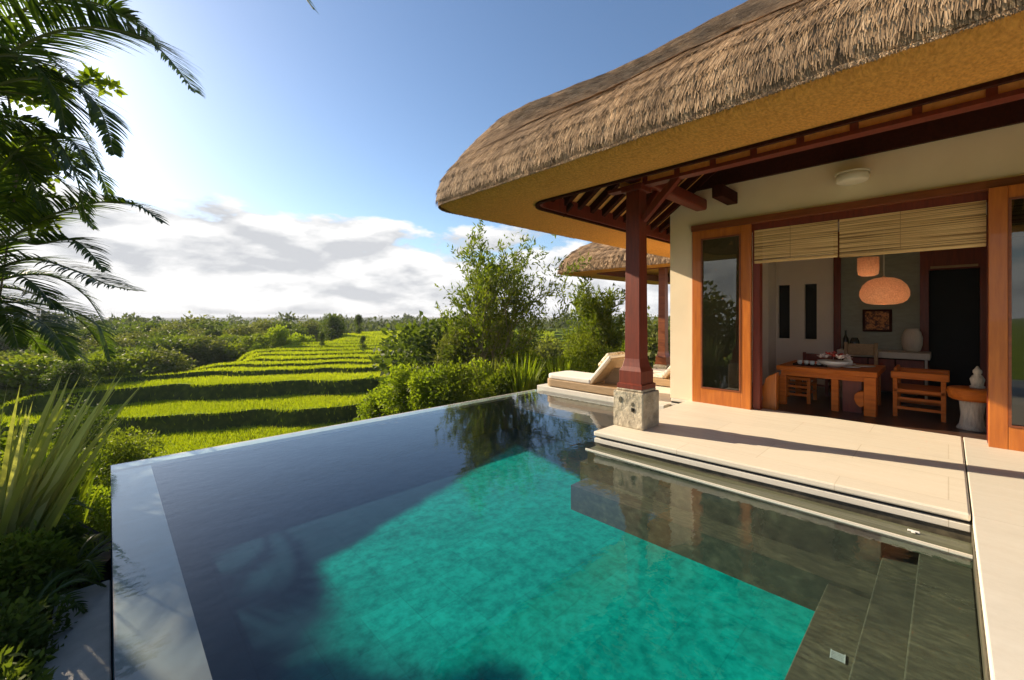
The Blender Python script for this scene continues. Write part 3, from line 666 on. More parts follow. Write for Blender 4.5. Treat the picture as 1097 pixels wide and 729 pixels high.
# door panels
def panel(y0, y1, x, z0=.165, z1=2.69, st=.125, rail=.22, top=.12, wood='orangewood', th=.055, label=None):
    f_ = MB(); f_.box(x, x+th, y0, y0+st, z0, z1); f_.box(x, x+th, y1-st, y1, z0, z1); f_.box(x+.001, x+th-.001, y0+st, y1-st, z0, z0+rail); f_.box(x+.001, x+th-.001, y0+st, y1-st, z1-top, z1)
    o = f_.build('sliding_door', M[wood], villa, bevel=.005)
    MB().box(x+th*.4, x+th*.55, y0+st-.01, y1-st+.01, z0+rail-.01, z1-top+.01).build('glass_pane', M['glass'], o)
    g_ = MB(); a, b_, c, d = y0+st, y1-st, z0+rail, z1-top
    for q in ((a, a+.02, c, d), (b_-.02, b_, c, d)): g_.box(x-.006, x+.012, *q)
    for q in ((a+.02, b_-.02, c, c+.02), (a+.02, b_-.02, d-.02, d)): g_.box(x-.006, x+.012, *q)
    g_.build('glazing_bead', M['headwood'], o)
    return o
YL0, YL1 = PX(805, FXW), 2.645
panel(YL0, YL1, FXW-.03)
YR = PX(1059, 6.2)
panel(YR-1.02, YR, 6.19)
panel(YR-2.05, YR-1.03, 6.25)
hd = MB(); hd.box(FXW-.04, FXW+.08, -2.1, 2.66, 2.692, 2.78); hd.build('door_header', M['headwood'], villa, bevel=.004)
MB().box(FXW+.03, FXW+.16, -2.1, 2.66, 2.60, 2.69).build('door_header', M['redwood'], villa)
MB().box(FXW+.04, FXW+.16, YL0-.09, YL0-.005, .16, 2.6).build('door_jamb', M['redwood'], villa)
MB().box(FXW+.04, FXW+.16, YR-.06, YR, .16, 2.6).build('door_jamb', M['redwood'], villa)
MB().box(FXW+.03, FXW+.17, 2.645, 2.659, .16, 2.69).build('door_jamb', M['redwood'], villa)

# blinds
YB = PX(899, 6.36)
def blind(y0, y1, zb, label, x=6.325):
    o = empty('bamboo_blind', (x, (y0+y1)/2, 2.60), label, 'blind', 'bamboo blinds hanging in the doorway'); h = (y1-y0)/2
    mb_ = MB(); z = 2.60-2.60; k = 0; zt = zb-2.60
    while z > zt:
        mb_.box(-.004-.003*(k % 2), .004, -h, h, z-.0125, z-.0015); z -= .0135; k += 1
    mb_.build('slats', M['blind'], o); MB().box(-.012, .012, -h, h, zt-.05, zt-.012).build('bottom_rail', M['blind'], o, bevel=.006)
    MB().box(-.010, -.007, h*.08-.002, h*.08+.002, zt-.01, 0).build('cord', M['palewood'], o)
blind(YB+.008, YL0-.03, 2.20, 'rolled down bamboo blind above the left end of the dining table')
blind(YR+.01, YB-.008, 2.19, 'wide bamboo blind hanging above the wooden armchair and the inner dark doorway')
blind(YR-1.0, YR-.12, 2.25, 'bamboo blind seen through the glass of the right sliding door')
o = empty('wall_light', (6.15, PX(913, 6.15), 3.02), 'round opal drum light on the cream wall under the dark beam', 'lamp')
MB().lathe([(.13, -.045), (.15, -.03), (.155, .02), (.15, .05)], n=32).build('diffuser', M['lampwhite'], o, smooth=True)
MB().lathe([(.16, .05), (.16, .066)], n=32).build('rim', M['lampwhite'], o); MB().box(0, .15, -.05, .05, .01, .045).build('bracket', M['lampwhite'], o)

# ---------------------------------------------------------------- furniture inside
FL = .15
t = empty('dining_table', (7.6, 1.2, FL), 'low solid orange teak dining table laid with flowers and crockery', 'table')
MB().box(-.55, .55, -.57, .55, .50, .57).build('tabletop', M['table'], t, bevel=.01)
MB().box(-.50, .50, -.50, .50, .43, .499).build('apron', M['table'], t)
MB().box(-.56, -.38, -.56, -.44, 0, .499).build('leg', M['table'], t, bevel=.006)
MB().box(-.50, -.42, -.17, -.09, 0, .43).build('leg', M['table'], t, bevel=.006)
for x, y in ((-.5, .44), (.42, .44), (.42, -.52)): MB().box(x, x+.08, y, y+.08, 0, .43).build('leg', M['table'], t, bevel=.006)
MB().prismx([(-.44, .12), (-.40, .10), (-.36, .14), (-.34, .20), (-.345, .26), (-.38, .30), (-.44, .31)], -.55, -.40).build('bracket', M['table'], t, bevel=.008)
MB().box(-.40, .2, -.40, -.2, 0, .43).build('pedestal', M['redwood'], t)
def chair(name, loc, lab, cat, w_, dpt, seat, back=None, arms=False, rz=0, group='wooden chairs at the dining table', mat='table'):
    o = empty(name, loc, lab, cat, group, rz); h, k = w_/2, dpt/2
    MB().box(-h, h, -k, k, seat-.045, seat).build('seat', M[mat], o, bevel=.008)
    top = .57 if arms else seat-.045
    for sx in (-1, 1):
        for sy in (-1, 1):
            tp = back if (back and sy > 0) else top
            MB().box(sx*(h-.022)-.022, sx*(h-.022)+.022, sy*(k-.022)-.022, sy*(k-.022)+.022, 0, tp if tp != seat-.045 else tp-.001).build('leg', M[mat], o, bevel=.004)
    for zz in (.10, .22):
        for sx in (-1, 1): MB().box(sx*(h-.022)-.012, sx*(h-.022)+.012, -k+.044, k-.044, zz, zz+.035).build('stretcher', M[mat], o)
        MB().box(-h+.044, h-.044, -k+.01, -k+.034, zz+.04, zz+.07).build('stretcher', M[mat], o)
    if arms:
        for sx in (-1, 1): MB().box(sx*(h-.03)-.045, sx*(h-.03)+.045, -k-.03, k+.02, .571, .66-.0).build('armrest', M[mat], o, bevel=.012)
        MB().box(-h+.06, h-.06, k-.04, k-.005, .47, .62).build('backrest', M[mat], o, bevel=.01)
    if back:
        MB().box(-h+.045, h-.045, k-.035, k-.01, back-.2, back-.02).build('backrest', M[mat], o, bevel=.01)
    return o
chair('stool', (7.62, 1.60, FL), 'square wooden stool tucked under the left end of the table', 'stool', .46, .40, .38)
a_ = chair('armchair', (7.62, .26, FL), 'sturdy wooden armchair with thick arms at the right end of the table', 'armchair', .62, .48, .36, arms=True)
for ch in a_.children:
    if ch.name.startswith('armrest'): ch.location.z = -.08
    if ch.name.startswith('leg'): ch.scale.z = .86
chair('dining_chair', (8.55, .98, FL), 'pale wooden chair on the far side of the table, its back above the crockery', 'chair', .42, .42, .42, back=.86, rz=R(-90), mat='palewood')
chair('dining_chair', (8.55, 1.55, FL), 'darker wooden chair behind the table by the white wall', 'chair', .42, .42, .40, back=.66, rz=R(-90), mat='redwood')
sb = empty('sideboard', (9.18, .75, FL), 'long sideboard with a pale stone top against the grey green wall', 'sideboard')
MB().box(-.28, .28, -.56, .56, .62, .72).build('top', M['marble'], sb, bevel=.008)
MB().box(-.24, .26, -.5, .5, .08, .619).build('cabinet', M['darkwood'], sb)
for k in range(3): MB().box(-.262, -.241, -.49+k*.33, -.18+k*.33, .1, .6).build('door', M['redwood'], sb, bevel=.004)
for y in (-.5, .42): MB().box(-.22, -.14, y, y+.08, 0, .08).build('leg', M['darkwood'], sb)
MB().box(-.24, -.2, -.53, -.50, .0, .619).build('side_rail', M['marble'], sb)
v = MB().lathe([(.07, 0), (.10, .03), (.122, .12), (.125, .22), (.105, .31), (.08, .35), (.085, .365)], n=28).build('vase', M['ceramic'], smooth=True); v.location = (9.15, .40, FL+.722)
tag(v, 'ribbed cream ceramic vase on the right end of the sideboard', 'vase')
for k, (y, hh, lab) in enumerate(((1.22, .32, 'tall dark glass bottle on the left end of the sideboard'), (1.10, .2, 'short dark jar beside the tall bottle on the sideboard'))):
    o = MB().lathe([(.035, 0), (.04, .02), (.04, hh*.55), (.014, hh*.75), (.013, hh*.95), (.017, hh)] if k == 0 else [(.05, 0), (.07, .05), (.065, .14), (.04, hh)], n=18).build('bottle' if k == 0 else 'jar', M['bottle'], smooth=True)
    o.location = (9.1, y, FL+.722); tag(o, lab, 'bottle' if k == 0 else 'jar')
pc = empty('picture', (BX-.03, (PX(925, BX)+PX(955, BX))/2, 1.36), 'small square carved gold relief hanging on the grey green wall', 'picture')
MB().box(-.01, .028, -.19, .19, -.19, .19).build('frame', M['darkwood'], pc, bevel=.006)
M['relief'] = pm('gilded_carving', (.60, .22, .06), (.07, .015, .008), 26, .5, .8, .02, lo=.44, hi=.56)
MB().box(-.02, -.011, -.155, .155, -.155, .155).build('relief_panel', M['relief'], pc)
# pendants
pd = empty('pendant_lamp', (7.9, PX(947, 7.9), 1.78), 'large squashed globe rattan pendant lamp hanging above the table', 'lamp', None)
pr = [(.05, .245), (.14, .232), (.23, .19), (.305, .11), (.345, .01), (.345, -.07), (.31, -.145), (.25, -.19), (.15, -.21)]
MB().lathe(pr, n=40).build('lamp_shade', M['rattan'], pd, smooth=True)
MB().tube([(0, 0, .2), (0, 0, 1.16)], .006, 6).build('cord', M['lampwhite'], pd); MB().lathe([(.03, .2), (.03, .25), (.015, .27)], n=12).build('cap', M['rattan'], pd)
pd2 = empty('pendant_lamp', (8.5, PX(930, 8.5), 2.20), 'small drum shaped rattan pendant lamp behind the big one', 'lamp', None)
MB().lathe([(.10, -.155), (.15, -.13), (.165, -.06), (.165, .16), (.15, .165)], n=32).build('lamp_shade', M['rattan'], pd2, smooth=True)
MB().tube([(0, 0, .16), (0, 0, .74)], .006, 6).build('cord', M['lampwhite'], pd2)
# the room is lit by its lamps as well: bulbs inside the shades
for q, e_, dz in ((pd, 26, -.11), (pd2, 10, -.1)):
    l_ = bpy.data.lights.new('lamp_bulb', 'POINT'); l_.energy = e_*7; l_.shadow_soft_size = .05; l_.color = (1, .76, .55); lo_ = bpy.data.objects.new('lamp_bulb', l_); COL.objects.link(lo_); lo_.parent = q; lo_.location = (0, 0, dz)
pd.scale = (.78, .78, .84); pd2.scale = (.8, .8, .9)
for q in (pd, pd2):
    for ch in q.children:
        if ch.name.startswith('cord'): ch.scale.z = 1.22
# table ware
TZ = FL+.571
def put(o, x, y, z=TZ, lab=None, cat=None, group=None): o.location = (x, y, z); tag(o, lab, cat, group); return o
bq = empty('flower_arrangement', (7.35, 1.12, TZ), 'bowl of white blossoms round a red bloom on the dining table', 'flowers')
MB().lathe([(.05, 0), (.11, .03), (.13, .06), (.12, .062)], n=20).build('bowl', M['porcelain'], bq, smooth=True)
random.seed(3)
for k in range(16):
    a = k*2.4; r = .03+.09*math.sqrt(k/16); s_ = random.uniform(.022, .034); red = k in (0, 1, 2, 4, 5)
    fl_ = MB()
    for p in range(6):
        an = p*math.pi/3; fl_.add([(0, 0, 0), (s_*math.cos(an-.4), s_*math.sin(an-.4), s_*.5), (1.3*s_*math.cos(an), 1.3*s_*math.sin(an), s_*.7), (s_*math.cos(an+.4), s_*math.sin(an+.4), s_*.5)], [(0, 1, 2, 3)])
    fl_.lathe([(.008, .002), (.012, .02), (.002, .028)], n=6)
    o = fl_.build('red_bloom' if red else 'white_bloom', M['red'] if red else M['white_petal'], bq); o.location = (r*math.cos(a), r*math.sin(a), .085+.05*(1-r/.12)); o.rotation_euler = (random.uniform(-.5, .5), random.uniform(-.5, .5), a)
bq.scale = (1.45, 1.45, 1.5)
tr_ = MB(); tr_.box(-.13, .13, -.20, .20, 0, .012); tr_.box(-.13, .13, -.20, -.19, .012, .03); tr_.box(-.13, .13, .19, .20, .012, .03)
put(tr_.build('serving_tray', M['darkwood']), 7.35, 1.38, TZ, 'dark wooden tray under the white cups', 'tray')
for k in range(4): put(MB().lathe([(.018, 0), (.03, .02), (.034, .055), (.03, .055), (.016, .01)], n=16).build('cup', M['porcelain'], smooth=True), 7.35+(k % 2)*.03, 1.52-k*.075, TZ+.0125, ['leftmost white cup on the dark tray', 'second white cup from the left on the dark tray', 'third white cup from the left on the dark tray', 'white cup nearest the flower bowl on the dark tray'][k], 'cup', 'white cups on the tray')
for k, (x, y) in enumerate(((7.45, .95), (7.7, .82), (7.85, 1.05))): put(MB().lathe([(.06, 0), (.10, .008), (.12, .018), (.118, .02), (.06, .006)], n=24).build('plate', M['porcelain'], smooth=True), x, y, TZ, ['white plate beside the flower bowl near the table front', 'white plate at the right end of the dining table', 'white plate farthest from the doorway on the table'][k], 'plate', 'white plates on the table')
put(MB().lathe([(.03, 0), (.055, .03), (.06, .07), (.035, .11), (.03, .115)], n=18).build('teapot', M['porcelain'], smooth=True), 7.62, 1.0, TZ, 'small rounded white pot among the plates', 'pot')
# trunk side table, figurine
st_ = empty('side_table', (7.1, PX(1041, 7.1), FL), 'small side table with a thick wooden top on a bleached trunk base', 'side table')
MB().lathe([(.12, 0), (.095, .05), (.085, .15), (.095, .27), (.10, .331)], n=20, wob=.06).build('trunk_base', M['whitebark'], st_, smooth=True)
MB().lathe([(.16, .332), (.185, .35), (.20, .42), (.19, .465), (.18, .47)], n=20, wob=.05, seed=2).build('top', M['table'], st_, smooth=True)
fg = empty('figurine', (7.12, PX(1047, 7.12), FL+.472), 'small pale carved figurine on the trunk side table', 'figurine')
MB().lathe([(.055, 0), (.06, .02), (.045, .03), (.05, .06), (.058, .1), (.04, .14), (.025, .155), (.036, .175), (.036, .2), (.02, .22), (.006, .25)], n=18, wob=.05).build('body', M['whitebark'], fg, smooth=True)
cs = MB(); cs.prismx([(-.09, 0), (.09, 0), (.09, .1), (.07, .14), (.085, .2), (.085, .3), (.06, .36), (.045, .42), (.0, .47), (-.06, .5), (-.085, .52), (-.09, .5)], 0, .14)
o = cs.build('carved_stand', M['orangewood'], bevel=.012); o.location = (6.56, YL0-.14, FL+.0); o.rotation_euler = (0, 0, 0); tag(o, 'carved wooden stand in the sun just inside the left glass door', 'stand')

# ---------------------------------------------------------------- loungers
def lounger(loc, label):
    o = empty('sun_lounger', loc, label, 'sun lounger', 'sun loungers on the terrace beside the pool')
    w_, Ln = .74, 1.78                                   # foot end at y=0, head toward -y
    def rr(x0, x1, y0, y1, r, n=6):
        pts = []
        for cx, cy, a0 in ((x1-r, y1-r, 0), (x0+r, y1-r, 90), (x0+r*.2, y0+r*.2, 180), (x1-r*.2, y0+r*.2, 270)):
            rr_ = r if a0 < 180 else r*.2
            for k in range(n+1): a = R(a0+90*k/n); pts.append((cx+rr_*math.cos(a), cy+rr_*math.sin(a)))
        return pts
    MB().prism(rr(0, w_, -Ln, 0, .16), .015, .15).build('base', M['teakframe'], o, bevel=.012)
    for x, y in ((.08, -.15), (.6, -.15), (.08, -1.7), (.6, -1.7)): MB().box(x, x+.06, y-.06, y, 0, .015).build('foot', M['teakframe'], o)
    MB().prism(rr(.02, w_-.02, -1.06, -.02, .15), .151, .245).build('mattress', M['cushion'], o, bevel=.035, segs=4)
    a, b_ = Vector((w_/2, -1.05, .20)), Vector((w_/2, -1.05-.62*math.cos(R(48)), .20+.62*math.sin(R(48))))
    nrm = Vector((0, math.sin(R(48)), math.cos(R(48))))
    MB().bar(a-nrm*.045, b_-nrm*.045, w_-.02, .035, up=nrm).build('back_frame', M['teakframe'], o, bevel=.006)
    MB().bar(a+nrm*.01, b_+nrm*.01, w_-.06, .07, up=nrm).build('back_cushion', M['cushion'], o, bevel=.03, segs=4)
    c = b_+nrm*.085; d = (a-b_).normalized()
    MB().bar(c+d*.02, c+d*.34, w_-.2, .09, up=nrm).build('pillow', M['pattern'], o, bevel=.042, segs=4)
    MB().bar((w_/2, -1.40, .15), (w_/2, -1.36, .44), .5, .025).build('back_prop', M['teakframe'], o)
    return o
l1 = lounger((LX+.02, 5.44, .08), 'teak sun lounger with white mattress at the far corner of the pool')
l2 = copy_tree(l1); l2.location = (7.65, 4.85, .08); l2['label'] = 'teak sun lounger half hidden behind the red villa post and the wall'

# ---------------------------------------------------------------- second pavilion
pav = empty('thatched_pavilion', (0, 0, 0), 'smaller thatched pavilion behind the villa post', 'pavilion')
px0, py1, pz = 9.7, 8.3, 2.72
make_thatch(pav, px0, px0+6.4, 1.6, py1, pz, .95, 3.0, .12, 60000, rad=.5, bl=(.12, .22), bw=.008)
inn = soffit_ring(pav, px0, px0+6.4, 1.6, py1, pz, .8, .9)
ring_board('fascia', inn, pz-.03, pz+.18, .05, M['redwood'], pav)
MB().add([(px0+.6, 2.4, pz+.2), (px0+3.2, 5, pz+2.0), (px0+.6, py1-.7, pz+.2)], [(0, 1, 2)]).add([(px0+.6, py1-.7, pz+.2), (px0+3.2, 5, pz+2), (px0+5.9, py1-.7, pz+.2)], [(0, 1, 2)]).build('matting_ceiling', M['mat'], pav)
yc = PX(710.5, 10.75)
for x, y in ((10.75, yc), (10.75, 3.0), (14.8, yc), (14.8, 3.0)): column(pav, x, y, -.3, 2.86, .2, True, 'headwood')
MB().box(10.69, 10.81, 2.6, yc+.4, 2.86, 3.0).build('beam', M['redwood'], pav); MB().box(10.2, 15.2, yc-.07, yc+.07, 2.862, 3.01).build('beam', M['redwood'], pav)
MB().box(10.2, 15.4, 2.4, yc+.6, -3.5, -.3).build('floor_slab', M['stucco'], pav)

# ---------------------------------------------------------------- vegetation
def leaves(centres, radii, n, ll, lw, up=.25, shell=.55, droop=0, squash=1.0, rng=rg, fold=True):
    """n leaves (two-face folded blades kept as one quad) through the lobes; returns quads and tint"""
    C = np.asarray(centres); Rd = np.asarray(radii); idx = rng.choice(len(C), n, p=(Rd**2)/np.sum(Rd**2))
    dv = rng.normal(size=(n, 3)); dv /= np.linalg.norm(dv, axis=1)[:, None]
    rad = (shell + (1-shell)*rng.random(n)**.7)[:, None]*Rd[idx][:, None]; dv2 = dv.copy(); dv2[:, 2] *= squash
    p = C[idx] + dv2*rad*(1+.12*rng.normal(size=(n, 1)))
    ax = dv*.7 + rng.normal(size=(n, 3))*.75; ax[:, 2] += up - droop; ax /= np.linalg.norm(ax, axis=1)[:, None]
    sd_ = np.cross(ax, rng.normal(size=(n, 3))); sd_ /= np.linalg.norm(sd_, axis=1)[:, None]
    L_ = (ll*rng.uniform(.6, 1.35, n))[:, None]; W_ = (lw*rng.uniform(.7, 1.3, n))[:, None]
    V = np.stack([p, p+ax*L_*.45+sd_*W_*.5, p+ax*L_, p+ax*L_*.45-sd_*W_*.5], axis=1)
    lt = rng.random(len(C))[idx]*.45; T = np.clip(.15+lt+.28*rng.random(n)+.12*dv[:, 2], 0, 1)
    return V, T
def crown_lobes(rng, rx, ry, h, z0, n, r0, r1):
    C, Q = [], []
    for _ in range(n):
        a = rng.random()*6.283; q = rng.random()**.5; zz = rng.random()
        prof = math.sin(math.pi*(.12+.83*zz))**.7
        C.append((rx*q*prof*math.cos(a), ry*q*prof*math.sin(a), z0+h*zz)); Q.append(rng.uniform(r0, r1))
    return C, Q
def trunk_mesh(mb_, h, r, C, rng, nb=7):
    mb_.tube([(0, 0, -.3), (.03*h*rng.normal(), .03*h*rng.normal(), h*.4), (0, 0, h*.7)], [r, r*.7, r*.35], 7)
    for k in rng.choice(len(C), min(nb, len(C)), replace=False):
        c = C[k]; s_ = h*rng.uniform(.15, .5); mb_.tube([(0, 0, s_), (c[0]*.45, c[1]*.45, (s_+c[2])/2), c], [r*.4, r*.25, r*.1], 5)

# --- variants for repeated mid-distance trees
def tree_variant(seed, rx, h, nl, ll, lw, lobes, mat, trunk=.3, r0=.28, r1=.5):
    rng = np.random.default_rng(seed); root = empty('broadleaf_tree', (0, 0, 0)); C, Q = crown_lobes(rng, rx*.72, rx*.72, h*(1-trunk)*.85, h*trunk, lobes, rx*r0, rx*r1)
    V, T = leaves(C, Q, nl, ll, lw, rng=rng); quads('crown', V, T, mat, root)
    mb_ = MB(); trunk_mesh(mb_, h, .05*rx+.04, C, rng); mb_.build('trunk', M['bark'], root); return root
variants = [tree_variant(11, 1.7, 3.3, 5200, .20, .11, 26, M['leaf_dark'], .12), tree_variant(12, 1.3, 2.8, 4200, .18, .10, 20, M['leaf_mid'], .1),
            tree_variant(13, 2.1, 4.2, 6000, .24, .13, 30, M['leaf_olive'], .18), tree_variant(14, 1.0, 3.8, 3600, .2, .08, 22, M['leaf_dark'], .12), tree_variant(15, 1.2, 1.9, 3600, .17, .10, 18, M['leaf_bright'], .05)]
used = set()
KN = {0: 'dark green round tree', 1: 'mid green bushy tree', 2: 'olive green spreading tree', 3: 'narrow dark tree', 4: 'low bright green shrub'}
VH = {0: 3.3, 1: 2.8, 2: 4.2, 3: 3.8, 4: 1.9}
def put_top(vi, px, d, py, label, group, wide=1.15):
    p = W((px-CX)/F*d, d); zt = EYE-(py-HOR)/F*d; h = max(.5, zt-ground_z(p.x, p.y)); s_ = h/(VH[vi]*.97)
    return put_tree(vi, p.x, p.y, s_*wide, label, group, sz=1/wide)
def put_tree(vi, x, y, s_, label, group, rz=None, sz=1.0):
    o = variants[vi] if vi not in used else copy_tree(variants[vi]); used.add(vi)
    o.location = (x, y, ground_z(x, y)-.1); o.rotation_euler = (0, 0, rg.random()*6.28 if rz is None else rz); o.scale = (s_, s_, s_*sz)
    o['label'] = label; o['category'] = 'shrub' if vi == 4 else 'tree'; o['group'] = group; return o
# wood on the left of the terraces: (px, distance, variant, scale)
MID = [(132, 23, 1, 1.0), (150, 27, 0, 1.0), (168, 24, 2, .72), (186, 29, 0, .95), (205, 26.5, 3, .8), (222, 31, 2, .8), (238, 28.5, 0, .75), (252, 34, 0, .95), (268, 32, 1, .85), (284, 37, 2, .8),
       (300, 35, 3, .8), (112, 30, 2, 1.0), (142, 34, 2, 1.05), (178, 36, 0, 1.2), (212, 39, 2, 1.1), (246, 42, 0, 1.25), (276, 45, 2, 1.1), (306, 47, 0, 1.1), (160, 45, 0, 1.5), (200, 50, 2, 1.4), (235, 54, 0, 1.5),
       (330, 50, 2, 1.0), (96, 22, 1, 1.0), (78, 19, 0, .9), (60, 24, 2, 1.1), (40, 20, 1, 1.0), (20, 24, 0, 1.1), (0, 20, 2, 1.0), (-30, 23, 0, 1.2), (100, 40, 0, 1.3), (60, 36, 2, 1.2), (20, 38, 0, 1.3), (-20, 36, 2, 1.3)]
SEQ = ['first', 'second', 'third', 'fourth', 'fifth', 'sixth', 'seventh', 'eighth', 'ninth', 'tenth', 'eleventh', 'twelfth', 'thirteenth', 'fourteenth', 'fifteenth', 'sixteenth', 'seventeenth', 'eighteenth', 'nineteenth', 'twentieth']
cnt = {}
MID = [m_ for m_ in MID if m_[0] < 195 or m_[1] > 30]
MID += [(118, 21.5, 1, .8), (128, 26, 0, 1.2), (215, 32, 1, 1), (248, 35, 1, 1), (168, 30, 0, 1.1), (192, 33, 1, 1), (228, 36, 3, 1), (258, 39, 2, 1), (316, 42, 0, 1), (140, 40, 0, 1.3), (185, 43, 2, 1.2), (338, 55, 0, 1), (222, 46, 0, 1.2), (290, 52, 2, 1.1), (150, 56, 0, 1.3)]
for (px, d, vi, s_) in sorted(MID):
    cnt[vi] = cnt.get(vi, 0)+1; py = (376 - 1.0*(d-20) if d < 46 else 348) + (8*mnoise.noise(Vector((px*.13, d, 0)))) - 4*s_ + (9 if d < 28 else 0)
    put_top(vi, px, d, max(344, py), f'{SEQ[min(19, cnt[vi]-1)]} {KN[vi]} from the left in the wood left of the rice terraces', 'trees in the wood left of the terraces', 1.4)
for k, (px, d, vi, s_, lab) in enumerate([(318, 36, 4, 1.25, 'low bright shrub mound on the upper left rice terrace'), (300, 34, 4, 1.1, 'bright shrub next to the wood at the terrace rim'), (357, 43, 0, .85, 'round dark tree standing alone at the top of the terraces'), (384, 46, 3, .62, 'narrow dark tree near the top of the terraces'),
        (345, 33, 3, .34, 'thin sapling on a rice bund left of centre'), (389, 32, 3, .3, 'small dark sapling in the middle of the upper rice field'), (411, 27, 3, .28, 'tiny sapling at the right end of a terrace step'), (366, 48, 3, .7, 'slim tree beside the lone round tree above the terraces'), (404, 26.5, 4, .3, 'small clump of weeds on the terrace edge left of the hedge'), (276, 31, 4, .55, 'small shrub on the left rim of the rice terraces')]):
    l = (px-CX)/F*d; p = W(l, d); put_tree(vi, p.x, p.y, s_, lab, 'small trees dotted over the rice terraces')
# right behind the hedge
for k, (px, d, vi, s_, lab) in enumerate([(470, 17, 0, .82, 'dense dark tree left of the tall airy tree by the pool'), (458, 24, 0, 1.15, 'dark tree at the right border of the rice field'), (500, 22, 2, 1.05, 'olive tree behind the tall airy tree by the pool'), (595, 21, 2, .95, 'olive tree between the two airy trees'), (640, 24, 0, 1.2, 'dark tree right behind the second airy tree'), (560, 27, 0, 1.3, 'dark tree far behind the airy tree'), (690, 22, 2, 1.1, 'olive tree beyond the sun loungers'), (480, 31, 2, 1.2, 'olive tree on the right edge of the far rice field')]):
    put_top(vi, px, d, {470: 338, 458: 347, 500: 360, 595: 366, 640: 356, 560: 352, 690: 345, 480: 348}[px], lab, 'trees behind the pool hedge', 1.2)

# --- far wood, one mass
def far_wood():
    Vs, Ts = [], []; rng = np.random.default_rng(5)
    for k in range(1500):
        if k < 700: d = rng.uniform(62, 120)
        elif k < 1150: d = rng.uniform(120, 260)
        else: d = rng.uniform(260, 900)
        r = rng.uniform(-1.5, 1.4); l = r*d; t = d-RISE*l
        if t < 66: continue
        p = W(l, d); gz = ground_z(p.x, p.y)
        big = 1 + d/260; R_ = rng.uniform(1.8, 3.6)*big; top = 1.45 - d*rng.uniform(.011, .024)*(1 if d < 120 else .75) + .2 + (1.6*mnoise.noise(Vector((l*.02, d*.01, 0))) if d > 110 else .5*mnoise.noise(Vector((l*.05, d*.05, 0))))
        if rng.random() < .12: top += .012*d; R_ *= .45
        n = 110 if d < 120 else (60 if d < 260 else 40); ll = .55*big*(1 if d < 120 else 1.2)
        C = [(p.x+rng.normal()*R_*.5, p.y+rng.normal()*R_*.5, top - R_*.5*(1+abs(rng.normal()))) for _ in range(7)]
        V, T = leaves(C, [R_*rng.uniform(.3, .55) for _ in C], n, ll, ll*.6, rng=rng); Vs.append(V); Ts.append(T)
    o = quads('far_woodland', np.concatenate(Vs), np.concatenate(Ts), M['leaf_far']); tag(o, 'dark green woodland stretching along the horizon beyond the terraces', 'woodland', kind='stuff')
far_wood()

# --- airy trees with rising branches
def airy_tree(loc, h, spread, seed, nb, label, leafn=60, ll=.13, lw=.035, mat=None):
    rng = np.random.default_rng(seed); root = empty('airy_tree', loc, label, 'tree', 'airy trees behind the pool'); mb_ = MB(); LV, LT = [], []
    def limb(p, d, ln, r, lev):
        pts = [p]; rs = [r]; q = Vector(p); dd = Vector(d).normalized(); seg = 5
        for s_ in range(seg):
            dd = (dd + Vector(rng.normal(0, .13, 3)) + Vector((0, 0, .10))).normalized(); q = q + dd*ln/seg; pts.append(tuple(q)); rs.append(r*(1-.75*(s_+1)/seg))
            if lev < 3 and s_ >= (1 if lev == 0 else 0):
                for _ in range(2 if lev < 2 else 1):
                    side = Vector(rng.normal(0, 1, 3)); side = (side - dd*side.dot(dd)).normalized()
                    limb(tuple(q), dd*.85+side*rng.uniform(.35, .75), ln*rng.uniform(.38, .6), rs[-1]*.7, lev+1)
        mb_.tube(pts, rs, 5 if lev < 2 else 3)
        if lev >= 1:
            n = int(leafn*(.35 if lev == 1 else 1)*ln/.5)
            for _ in range(n):
                f_ = rng.random()*(len(pts)-1); i = int(f_); a = Vector(pts[i]).lerp(Vector(pts[min(i+1, len(pts)-1)]), f_-i)
                ax = (dd*.8 + Vector(rng.normal(0, .55, 3))).normalized(); sd_ = ax.cross(Vector(rng.normal(0, 1, 3))).normalized(); L_ = ll*rng.uniform(.6, 1.3); w_ = lw*rng.uniform(.7, 1.3)
                a = a + Vector(rng.normal(0, .015, 3)); LV.append([tuple(a), tuple(a+ax*L_*.45+sd_*w_/2), tuple(a+ax*L_), tuple(a+ax*L_*.45-sd_*w_/2)]); LT.append(min(1, max(0, .45+.25*rng.normal())))
    for k in range(nb):
        a = k*2.4+rng.random(); s_ = spread*rng.uniform(.3, 1); limb((.06*math.cos(a), .06*math.sin(a), -.2), (s_*math.cos(a), s_*math.sin(a), 1), h*rng.uniform(.55, .72), .035, 0)
    mb_.build('trunk', M['twig'], root); quads('crown', np.array(LV), np.array(LT), mat or M['leaf_olive'], root); return root
def at(px, d): p = W((px-CX)/F*d, d); return p.x, p.y
x, y = at(519, 11.5); airy_tree((x, y, ground_z(x, y)), 4.35, .15, 21, 4, 'tall airy tree with slender rising branches beyond the infinity edge', 8, .15, .042, M['leaf_mid'])
x, y = at(500, 12.5); airy_tree((x, y, ground_z(x, y)), 2.9, .30, 25, 3, 'lower airy tree leaning left next to the tall one', 11, .14, .036)
x, y = at(642, 13.8); airy_tree((x, y, ground_z(x, y)), 3.3, .36, 22, 5, 'airy tree with curved branches below the small thatched pavilion', 10, .16, .045, M['leaf_mid'])

